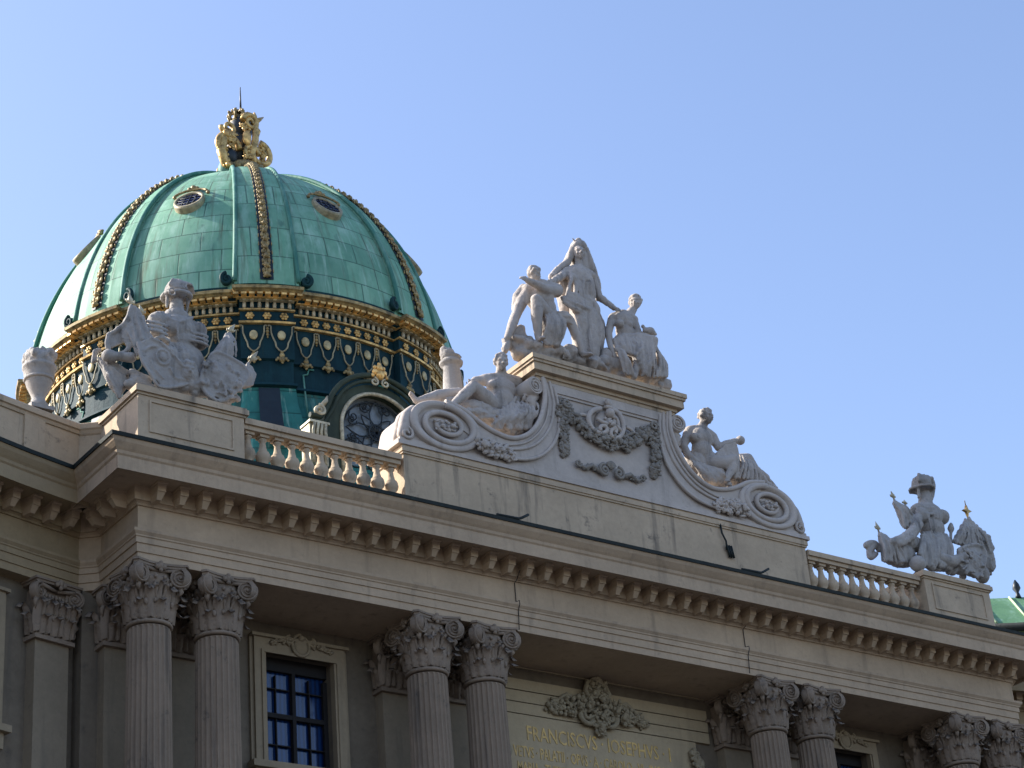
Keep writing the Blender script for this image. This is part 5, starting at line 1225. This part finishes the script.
P += rope([(-14.00, 0.85, 7.45), (-13.87, 0.70, 7.22), (-13.68, 0.66, 7.17), (-13.37, 0.74, 7.34), (-13.13, 0.90, 7.57)], .05) + rope([(-13.70, 0.64, 7.15), (-13.70, 0.62, 6.90), (-13.66, 0.66, 6.63)], .035)
sculpt('cuirass', P, 'trophy_stone', th, .026, .010, 6, 0, ORG)
P = [egg((-13.49, 1.10, 8.39), (.29, .36, .30)), cap((-13.45, 1.15, 8.17), (-13.44, 1.15, 7.67), .15, .2)]
hc = Vector((-13.47, 1.12, 8.20))
P += [cap(hc + Vector((.36 * math.cos(a), .44 * math.sin(a), .05 * math.sin(a))), hc + Vector((.36 * math.cos(a + .4), .44 * math.sin(a + .4), .05 * math.sin(a + .4))), .055) for a in [k * .4 for k in range(16)]]
P += [cap(hc + Vector((.28 * math.cos(a), .34 * math.sin(a), .12)), hc + Vector((.28 * math.cos(a + .4), .34 * math.sin(a + .4), .12)), .05) for a in [k * .4 for k in range(16)]]
for x in (-.30, .30): P += [cap(hc + Vector((x, -.08, -.05)), hc + Vector((x * .95, -.02, -.38)), .06, .035)]
for k in range(7): P += rope([hc + Vector((-.30 + .06 * k, -.20 - .05 * math.sin(k), .20)), hc + Vector((-.22 + .07 * k, -.22, .36)), hc + Vector((-.05 + .08 * k, -.05, .44)), hc + Vector((.12 + .08 * k, .15, .36))], .045, .03)
P += [cap(Vector((-13.81, 0.70, 8.05)) + Vector((.09 * math.cos(a), 0, .10 * math.sin(a))), Vector((-13.81, 0.70, 8.05)) + Vector((.09 * math.cos(a + .6), 0, .10 * math.sin(a + .6))), .026) for a in [k * .6 for k in range(11)]]
sculpt('helmet', P, 'trophy_stone', th, .025, .012, 6, 0, ORG)
P = [sheet([(-14.92, 0.78, 7.35), (-14.74, 0.78, 7.32), (-14.60, 0.72, 6.92), (-14.49, 0.66, 6.60), (-14.41, 0.60, 6.35), (-14.63, 0.60, 6.11), (-14.82, 0.62, 5.86), (-14.96, 0.70, 6.23), (-15.08, 0.78, 6.59), (-15.02, 0.80, 7.01)], .12)]
P += rope([(-14.94, 0.76, 7.34), (-15.04, 0.76, 6.96), (-15.19, 0.86, 6.70), (-15.43, 0.98, 6.51)], .07, .06) + rope([(-15.43, 0.98, 6.51), (-15.47, 1.00, 6.25), (-15.40, 1.00, 6.02), (-15.22, 0.95, 5.97), (-14.97, 0.90, 6.07)], .06, .06)
P += rope([(-14.87, 0.70, 7.30), (-14.80, 0.66, 6.84), (-14.70, 0.58, 6.35)], .05, .06) + rope([(-14.93, 0.72, 7.24), (-14.93, 0.70, 6.77), (-14.84, 0.62, 6.23)], .04, .05) + rope([(-14.76, 0.74, 7.29), (-14.61, 0.66, 6.84), (-14.43, 0.56, 6.36)], .05, .05) + rope([(-15.04, 0.80, 6.63), (-15.09, 0.85, 6.43), (-14.97, 0.80, 6.18), (-15.07, 0.85, 6.02)], .07, .06)
P += [sheet([(-15.05, 0.85, 7.03), (-14.99, 0.85, 6.62), (-15.07, 0.95, 6.33), (-15.34, 1.02, 6.14), (-15.42, 1.04, 6.29), (-15.40, 1.00, 6.51), (-15.20, 0.90, 6.72)], .08)]
sculpt('draped_banner', P, 'trophy_stone', th, .026, .008, 6, 0, ORG, .035)
P = [sheet([(-14.85, 0.55, 6.19), (-14.53, 0.50, 6.39), (-14.19, 0.48, 6.30), (-13.87, 0.48, 6.04), (-13.50, 0.52, 5.74), (-13.14, 0.58, 5.55), (-13.32, 0.58, 5.41), (-13.64, 0.55, 5.26), (-14.25, 0.50, 5.05), (-14.52, 0.48, 5.32), (-14.76, 0.50, 5.69)], .12)]
P += rope([(-14.87, 0.52, 6.17), (-14.79, 0.44, 5.65), (-14.55, 0.42, 5.29), (-14.28, 0.44, 5.01), (-13.67, 0.50, 5.23), (-13.16, 0.54, 5.53)], .045) + rope([(-14.55, 0.46, 6.37), (-14.22, 0.42, 6.26), (-13.90, 0.42, 6.00), (-13.53, 0.46, 5.70), (-13.16, 0.54, 5.53)], .045)
P += [cap(Vector((-14.22, 0.42, 5.88)) + Vector((.19 * math.cos(a), .0, .21 * math.sin(a))), Vector((-14.22, 0.42, 5.88)) + Vector((.19 * math.cos(a + .5), 0, .21 * math.sin(a + .5))), .032) for a in [k * .5 for k in range(13)]] + [egg((-14.21, 0.44, 5.89), (.11, .06, .12))]
P += rope([(-14.56, 0.44, 5.79), (-14.46, 0.42, 5.49), (-14.22, 0.42, 5.29)], .03) + rope([(-14.00, 0.44, 5.61), (-13.84, 0.46, 5.40), (-13.51, 0.50, 5.45)], .035) + rope([(-14.70, 0.46, 5.97), (-14.56, 0.44, 6.10), (-14.39, 0.44, 6.15)], .03)
sculpt('ornate_shield', P, 'trophy_stone', th, .026, .010, 6, 0, ORG)
P = head((-13.46, 0.55, 5.72), (-.2, -1, -.2), .24, hair='long', seed=12) + [egg((-13.43, 0.60, 5.62), (.3, .25, .28)), egg((-13.23, 0.75, 5.43), (.45, .3, .25)), egg((-13.54, 0.75, 5.33), (.3, .25, .15))]
P += rocks([(-13.46, 0.70, 5.30), (-12.52, 0.70, 5.29), (-11.94, 0.80, 5.34)], .2, 20, 46)
P += [cap((-14.6, .75, 4.82), (-12.5, .75, 4.82), .16), cap((-14.6, 1.5, 4.85), (-12.5, 1.5, 4.85), .3)] + rocks([(-14.6, .7, 4.9), (-12.5, .7, 4.9)], .2, 22, 91)
sculpt('lion_mask', P, 'trophy_stone', th, .03, .02, 6, 1, ORG)
P = [sheet([(-13.12, 0.55, 5.54), (-12.94, 0.50, 6.02), (-12.77, 0.50, 6.38), (-12.39, 0.48, 6.41), (-11.93, 0.50, 6.32), (-11.76, 0.52, 6.19), (-11.86, 0.50, 5.75), (-12.16, 0.50, 5.36), (-12.45, 0.50, 5.10), (-12.88, 0.52, 5.14)], .16), egg((-12.51, 0.52, 5.76), (.5, .18, .42)), egg((-12.67, 0.42, 5.83), (.22, .1, .16)), egg((-12.30, 0.42, 5.71), (.2, .1, .2))]
P += rope([(-13.15, 0.50, 5.51), (-12.80, 0.45, 6.35), (-12.42, 0.42, 6.38), (-11.80, 0.45, 6.14), (-11.89, 0.45, 5.72), (-12.48, 0.45, 5.07), (-12.92, 0.45, 5.10), (-13.15, 0.50, 5.51)], .055)
q_ = random.Random(5)
for i in range(40): P.append(egg((-12.57, 0.36, 5.67), .01) if False else egg(Vector((-12.57, 0.36, 5.67)) + Vector((q_.uniform(-.55, .55), q_.uniform(-.02, .06), q_.uniform(-.5, .45))), (q_.uniform(.03, .11), .05, q_.uniform(.03, .10))))
sculpt('round_shield', P, 'trophy_stone', th, .026, .010, 6, 0, ORG)
P = [sheet([(-12.13, 0.80, 7.29), (-12.04, 0.80, 7.04), (-12.03, 0.70, 6.61), (-12.51, 0.70, 6.44), (-12.83, 0.70, 6.03), (-12.58, 0.75, 6.66), (-12.34, 0.80, 7.02)], .16)] + folds([(-12.20, 0.75, 7.25), (-12.10, 0.75, 7.30)], [(-12.86, 0.55, 6.01), (-12.06, 0.55, 6.51)], 11, .04, (0, -.06, 0), 48)
P += [sheet([(-11.65, 0.80, 6.49), (-11.49, 0.80, 6.47), (-11.36, 0.80, 6.23), (-11.45, 0.80, 5.89), (-11.77, 0.80, 5.76)], .2), egg((-11.58, 0.85, 6.15), (.2, .2, .3))]
sculpt('furled_banner', P, 'trophy_stone', th, .026, .008, 6, 0, ORG, .035)
P = [sheet([(-15.53, 1.40, 5.96), (-15.30, 1.30, 5.92), (-14.82, 1.20, 5.70), (-14.76, 1.20, 5.38), (-15.01, 1.20, 4.93), (-15.24, 1.30, 5.20), (-15.37, 1.40, 5.58)], .22)] + folds([(-15.55, 1.35, 5.99), (-15.50, 1.30, 5.87)], [(-14.89, 1.05, 5.59), (-15.11, 1.05, 4.81)], 10, .045, (0, -.05, -.06), 49) + rope([(-15.60, 1.50, 5.94), (-15.56, 1.50, 6.22), (-15.46, 1.50, 6.30)], .07)
sculpt('lowered_banner', P, 'trophy_stone', th, .026, .008, 6, 0, ORG, .035)
P = [cap((-15.49, 0.95, 5.86), (-14.91, 0.80, 5.88), .12, .14), cap((-15.47, 0.95, 5.86), (-15.42, 0.95, 5.87), .17), cap((-14.78, 0.80, 5.28), (-14.38, 0.70, 5.07), .11)] + rocks([(-14.88, 0.90, 5.10), (-14.18, 0.90, 5.17), (-13.51, 0.80, 5.28)], .22, 18, 50) + [cap((-14.84, 0.90, 5.53), (-14.48, 0.70, 5.31), .09), cap((-14.81, 0.90, 5.38), (-14.48, 0.70, 5.18), .09)]
sculpt('cannon_barrel', P, 'trophy_stone', th, .034, .015, 5, 1, ORG)
RELIEF = 1
def spear(a, b2, tip, name='gilded_spearhead'):
    tip *= .8
    q = MB(); q.tube([a, b2], .04, 7); q.v = [tuple(Vector(p) - Vector(ORG)) for p in q.v]; q.build('spear_shaft', 'trophy_stone', th)
    d = (Vector(b2) - Vector(a)).normalized(); L = tip
    q = MB(); e = Vector(b2); q.tube([e, e + d * L * .25, e + d * L * .3, e + d * L * .5, e + d * L * .62, e + d * L], [.035, .035, .07, .08, .055, .008], 8, flat=.7); 
    for s in (-1, 1): q.tube([e + d * L * .3, e + d * L * .35 + Vector((s * .10, 0, 0)), e + d * L * .5 + Vector((s * .12, 0, 0))], [.035, .03, .012], 6)
    q.v = [tuple(Vector(p) - Vector(ORG)) for p in q.v]; q.build(name, 'pale_gilding', th)
spear((-14.82, 0.85, 6.88), (-14.89, 0.85, 7.37), .55); spear((-14.44, 1.00, 7.16), (-14.49, 1.00, 7.31), .4); spear((-12.99, 0.80, 5.94), (-12.17, 0.75, 7.26), .5); spear((-11.90, 0.85, 6.02), (-11.54, 0.80, 6.57), .6)

# --- trophy of arms on the right pedestal
th = thing('trophy', 'grey stone trophy with plumed helmet and gold starred flag on the far right pedestal', 'trophy', (13.6, 1.2, 4.75)); ORG = (13.6, 1.2, 4.75)
P = [cap((14.01, 1.10, 8.21), (13.94, 1.10, 7.81), .2, .26), egg((13.95, 1.10, 7.46), (.62, .40, .42)), egg((13.39, 0.85, 7.22), (.28, .2, .26)), egg((13.98, 0.85, 7.30), (.28, .2, .26)), egg((13.96, 1.05, 6.97), (.52, .36, .42)), egg((13.46, 1.05, 7.51), (.24, .28, .22)), egg((14.62, 1.10, 7.50), (.25, .28, .26))]
P += folds([(13.17, 0.75, 6.51), (14.37, 0.85, 6.71)], [(12.58, 0.60, 5.24), (14.11, 0.70, 5.49)], 9, .08, (0, -.06, 0), 51) + [egg((13.88, 1.05, 6.25), (.6, .42, .5)), egg((13.52, 0.90, 5.75), (.6, .35, .4))] + [cap((13.03, 0.70, 6.35), (14.18, 0.80, 6.56), .07)]
for k in range(8): P += [cap(Vector((12.95, 0.64, 6.23)) + Vector((k * .145, .012 * k, -.01 * k)), Vector((12.64, 0.55, 5.59)) + Vector((k * .17, .015 * k, -.02 * k)), .055, .075)]
P += rope([(13.22, 0.90, 7.51), (13.26, 0.72, 7.25), (13.58, 0.70, 7.25), (14.07, 0.78, 7.38), (14.60, 0.95, 7.66)], .05) + rope([(13.51, 0.66, 7.22), (13.47, 0.66, 6.90), (13.53, 0.70, 6.56)], .035)
sculpt('cuirass', P, 'trophy_stone', th, .026, .010, 6, 0, ORG)
P = [egg((13.92, 1.10, 8.55), (.31, .36, .32)), cap((14.02, 1.15, 8.35), (13.94, 1.12, 7.82), .17, .22)]
hc = Vector((13.91, 1.10, 8.38))
P += [cap(hc + Vector((.36 * math.cos(a), .42 * math.sin(a), .04 * math.sin(a))), hc + Vector((.36 * math.cos(a + .4), .42 * math.sin(a + .4), .04 * math.sin(a + .4))), .055) for a in [k * .4 for k in range(16)]]
P += [cap(hc + Vector((-.28, -.1, -.05)), hc + Vector((-.26, -.05, -.36)), .06, .05), cap(hc + Vector((.26, -.1, -.05)), hc + Vector((.24, -.1, -.40)), .07, .06)]
q_ = random.Random(13)
for k in range(12): P += rope([hc + Vector((-.32 + .045 * k, -.22 + .02 * k, .16)), hc + Vector((-.30 + .06 * k, -.22, .36 + .03 * math.sin(k * 2))), hc + Vector((-.12 + .05 * k, -.08, .44 + .02 * math.cos(k * 3))), hc + Vector((.08 + .035 * k, .1, .36))], .05, .035)
P += rope([(14.27, 1.10, 8.87), (14.48, 1.12, 8.77), (14.49, 1.15, 8.52), (14.41, 1.20, 8.22), (14.21, 1.20, 7.97)], .10, .08)
sculpt('plumed_helmet', P, 'trophy_stone', th, .032, .025, 6, 1, ORG)
P = [sheet([(12.35, 1.00, 7.56), (12.68, 1.00, 7.44), (13.04, 0.95, 7.16), (12.83, 0.90, 6.87), (12.61, 1.00, 6.68), (12.46, 1.00, 7.06)], .2), egg((12.94, 1.10, 7.09), (.3, .25, .35))] + folds([(12.28, 0.95, 7.52), (12.47, 0.95, 7.52)], [(12.46, 0.85, 6.59), (12.97, 0.80, 7.08)], 9, .045, (0, -.04, 0), 53)
P += rope([(13.10, 0.80, 7.03), (12.63, 0.70, 6.45), (12.08, 0.70, 6.09), (11.63, 0.75, 5.90)], .17, .12) + rope([(13.04, 0.75, 6.78), (12.43, 0.65, 6.17), (11.85, 0.70, 5.86)], .15, .12) + [egg((12.71, 0.95, 6.13), (.45, .3, .3))]
P += [sheet([(11.49, 1.10, 6.32), (11.72, 1.10, 6.26), (12.18, 1.00, 5.83), (12.42, 0.90, 5.47), (12.08, 1.00, 5.20), (11.48, 1.10, 5.38)], .25)] + folds([(11.38, 1.00, 6.26), (11.58, 1.00, 6.26)], [(11.31, 0.90, 5.27), (12.24, 0.80, 5.33)], 12, .045, (0, -.06, 0), 54) + [egg((12.38, 1.10, 5.69), (.5, .4, .4))]
sculpt('draped_banner', P, 'trophy_stone', th, .026, .008, 6, 0, ORG, .035)
P = rope([(10.92, 1.20, 5.82), (11.10, 1.20, 5.92), (11.34, 1.20, 5.97), (11.48, 1.20, 5.78)], .11, .1) + rope([(11.33, 1.20, 5.93), (11.01, 1.20, 5.62), (11.04, 1.20, 5.41), (11.31, 1.20, 5.60)], .11, .08)
sculpt('curled_ribbon', P, 'trophy_stone', th, .034, .015, 5, 1, ORG)
P = [egg((12.43, 0.55, 5.21), .27)]
sculpt('cannon_ball', P, 'trophy_stone', th, .04, .008, 4, 1, ORG)
P = [sheet([(15.61, 0.90, 7.59), (15.86, 0.90, 7.40), (16.53, 0.95, 7.09), (16.67, 0.95, 6.66), (16.30, 0.95, 6.22), (15.66, 0.85, 6.43), (15.02, 0.80, 6.44), (14.60, 0.80, 6.51), (15.02, 0.85, 6.98)], .22)] + folds([(15.44, 0.85, 7.48), (15.64, 0.85, 7.52)], [(14.53, 0.70, 6.42), (16.39, 0.80, 6.40)], 14, .048, (0, -.06, 0), 56) + [egg((16.40, 1.10, 6.37), (.3, .3, .6))]
sculpt('furled_flag', P, 'trophy_stone', th, .028, .02, 6, 1, ORG, .075)
P = [sheet([(14.54, 0.60, 6.12), (15.41, 0.60, 6.47), (15.86, 0.60, 6.29), (15.59, 0.60, 5.65), (15.19, 0.60, 5.24), (14.63, 0.60, 5.29), (14.39, 0.60, 5.50)], .18), egg((15.16, 0.60, 5.86), (.42, .18, .45)), egg((15.72, 0.80, 5.53), (.25, .25, .3))] + rope([(14.45, 0.52, 6.07), (15.29, 0.50, 6.41), (15.73, 0.50, 6.23), (15.47, 0.50, 5.59), (15.10, 0.52, 5.20)], .06)
P += chain([(13.68, 0.70, 5.70), (14.13, 0.60, 5.60), (14.62, 0.50, 5.87)], [.2, .19, .13]) + rocks([(13.23, 0.80, 5.37), (14.39, 0.80, 5.43), (15.33, 0.80, 5.35)], .2, 18, 58)
P += [cap((12.5, .75, 4.84), (14.7, .75, 4.84), .16), cap((12.5, 1.5, 4.85), (14.7, 1.5, 4.85), .3)] + rocks([(12.5, .7, 4.92), (14.6, .7, 4.92)], .2, 22, 92)
q_ = random.Random(7)
for i in range(34): P.append(egg(Vector((14.87, 0.42, 5.67)) + Vector((q_.uniform(-.5, .55), q_.uniform(-.02, .06), q_.uniform(-.45, .5))), (q_.uniform(.03, .10), .045, q_.uniform(.03, .09))))
sculpt('shield', P, 'trophy_stone', th, .026, .010, 6, 0, ORG)
P = chain([(14.70, 1.00, 6.53), (14.81, 1.00, 6.93), (14.84, 1.00, 7.09), (14.89, 1.00, 7.26)], [.05, .05, .12, .06])
sculpt('torch', P, 'trophy_stone', th, .034, .01, 5, 0, ORG)
spear((12.49, 1.00, 7.22), (12.37, 1.00, 7.64), .38); spear((11.55, 1.10, 6.12), (11.50, 1.10, 6.36), .45); spear((12.98, 1.10, 7.28), (12.96, 1.10, 7.62), .22)
q = MB(); c = Vector((15.68, 0.90, 7.86)) - Vector(ORG)
pl = [(c.x + (.20 if i % 2 == 0 else .07) * math.sin(i * pi / 4), c.z + (.20 if i % 2 == 0 else .07) * math.cos(i * pi / 4)) for i in range(8)]
q.prism(pl, c.y - .05, c.y + .05); q.tube([c + Vector((0, 0, -.5)), c + Vector((0, 0, .38))], [.04, .015], 6); q.build('gilded_star', 'gilding', th)

# --- urn on the left wing and the stone post behind the reclining man
u_ = thing('urn', 'pale stone urn heaped with carved flowers on the left wing parapet', 'urn', (-16.62, 2.5, 4.80))
u_.scale = (.86, .86, 1.02)
q = MB(); q.lathe([(.27, 0), (.29, .12), (.22, .18), (.19, .3), (.24, .4), (.36, .62), (.44, .9), (.47, 1.08), (.50, 1.10), (.50, 1.18), (.44, 1.2)], n=28); q.box(-.36, .36, -.36, .36, -.1, .0)
q.tube([(.42 * math.cos(t), .42 * math.sin(t), .80) for t in [2 * pi * i / 24 for i in range(24)]], .04, 6, closed=True); q.build('urn_body', 'trophy_stone', u_)
P = []
qq = random.Random(8)
for i in range(46):
    a = qq.uniform(0, 2 * pi); r = qq.uniform(.1, .46); P.append(egg((r * math.cos(a), r * math.sin(a), 1.22 + .42 * math.sqrt(max(0, 1 - (r / .5) ** 2)) * qq.uniform(.5, 1)), qq.uniform(.09, .16)))
P += [egg((0, 0, 1.3), (.42, .42, .3))]
sculpt('carved_flowers', P, 'trophy_stone', u_, .03, .02, 7, 1)
c_ = Vector((-3.31, 3.20, 8.99))
u_ = thing('stone_post', 'tall slim stone post with carved top rising between the reclining man and the dome', 'post', (c_.x, 3.2, 2.95))
hh = c_.z - 2.95
q = MB(); q.lathe([(.50, 0), (.45, hh - .9), (.32, hh - .3), (.25, hh + .65), (.27, hh + .72), (.34, hh + .76), (.36, hh + .84), (.27, hh + .90), (.25, hh + .98), (.31, hh + 1.02)], n=24); q.build('post_shaft', 'trophy_stone', u_)
P = [egg((-.12, 0, hh + 1.12), (.22, .25, .17)), cap((-.2, 0, hh + 1.18), (.36, 0, hh + 1.12), .11, .05), egg((0, 0, hh + 1.0), (.3, .3, .1)), egg((-.25, 0, hh + 1.2), (.1, .15, .14))]
sculpt('carved_top', P, 'trophy_stone', u_, .03, .015, 7, 1)

# --- far right: copper roofed range and its small roof figure
fr_ = thing('side_range', 'cream range with light green copper roof seen past the right trophy pedestal', 'building', (44, 22, -22.3))
a0 = Vector((38.3, 20.1, 14.5)); a1 = Vector((41.9, 17.95, 14.5)); dv = (a1 - a0); dv.z = 0; L_ = dv.length; dv.normalize(); nv = Vector((-dv.y, dv.x, 0))
Zt = a0.z; base = a0 - Vector(fr_.location); base.z = 0
def pt_(u, d, z): p = base + dv * u + nv * d; return (p.x, p.y, z + 22.3)
q = MB(); W_ = 16; q.add([pt_(0, 0, -22.3), pt_(W_, 0, -22.3), pt_(W_, 5, -22.3), pt_(0, 5, -22.3), pt_(0, 0, Zt - .4), pt_(W_, 0, Zt - .4), pt_(W_, 5, Zt - .4), pt_(0, 5, Zt - .4)], [(0, 1, 5, 4), (1, 2, 6, 5), (2, 3, 7, 6), (3, 0, 4, 7), (4, 5, 6, 7)]); q.build('wall', 'frame_stone', fr_)
q = MB(); q.tube([pt_(-.3, -.35, Zt - .15), pt_(W_ + .3, -.35, Zt - .15)], .22, 8); q.build('eaves_gutter', 'gutter_copper', fr_)
q = MB(); q.add([pt_(-.3, -.5, Zt), pt_(W_ + .3, -.5, Zt), pt_(W_ + .3, 1.6, Zt + 2.1), pt_(-.3, 1.6, Zt + 2.1), pt_(-.3, 5, Zt), pt_(W_ + .3, 5, Zt)], [(0, 1, 2, 3), (3, 2, 5, 4)]); rr_ = q.build('copper_roof', 'side_copper', fr_)
q = MB(); q.lathe([(.16, 0), (.12, .15), (.08, .3), (.2, .5), (.16, .7), (.03, .95)], pt_(2.55, 1.6, Zt + 2.05), 12); q.build('roof_finial', 'dark_bronze', fr_)
for k in range(int(W_ / 1.6)):
    q = MB(); q.tube([pt_(.5 + k * 1.6, -.5, Zt + .05), pt_(.5 + k * 1.6, 1.6, Zt + 2.12)], .06, 5); q.build('standing_seam', 'side_seam', rr_)
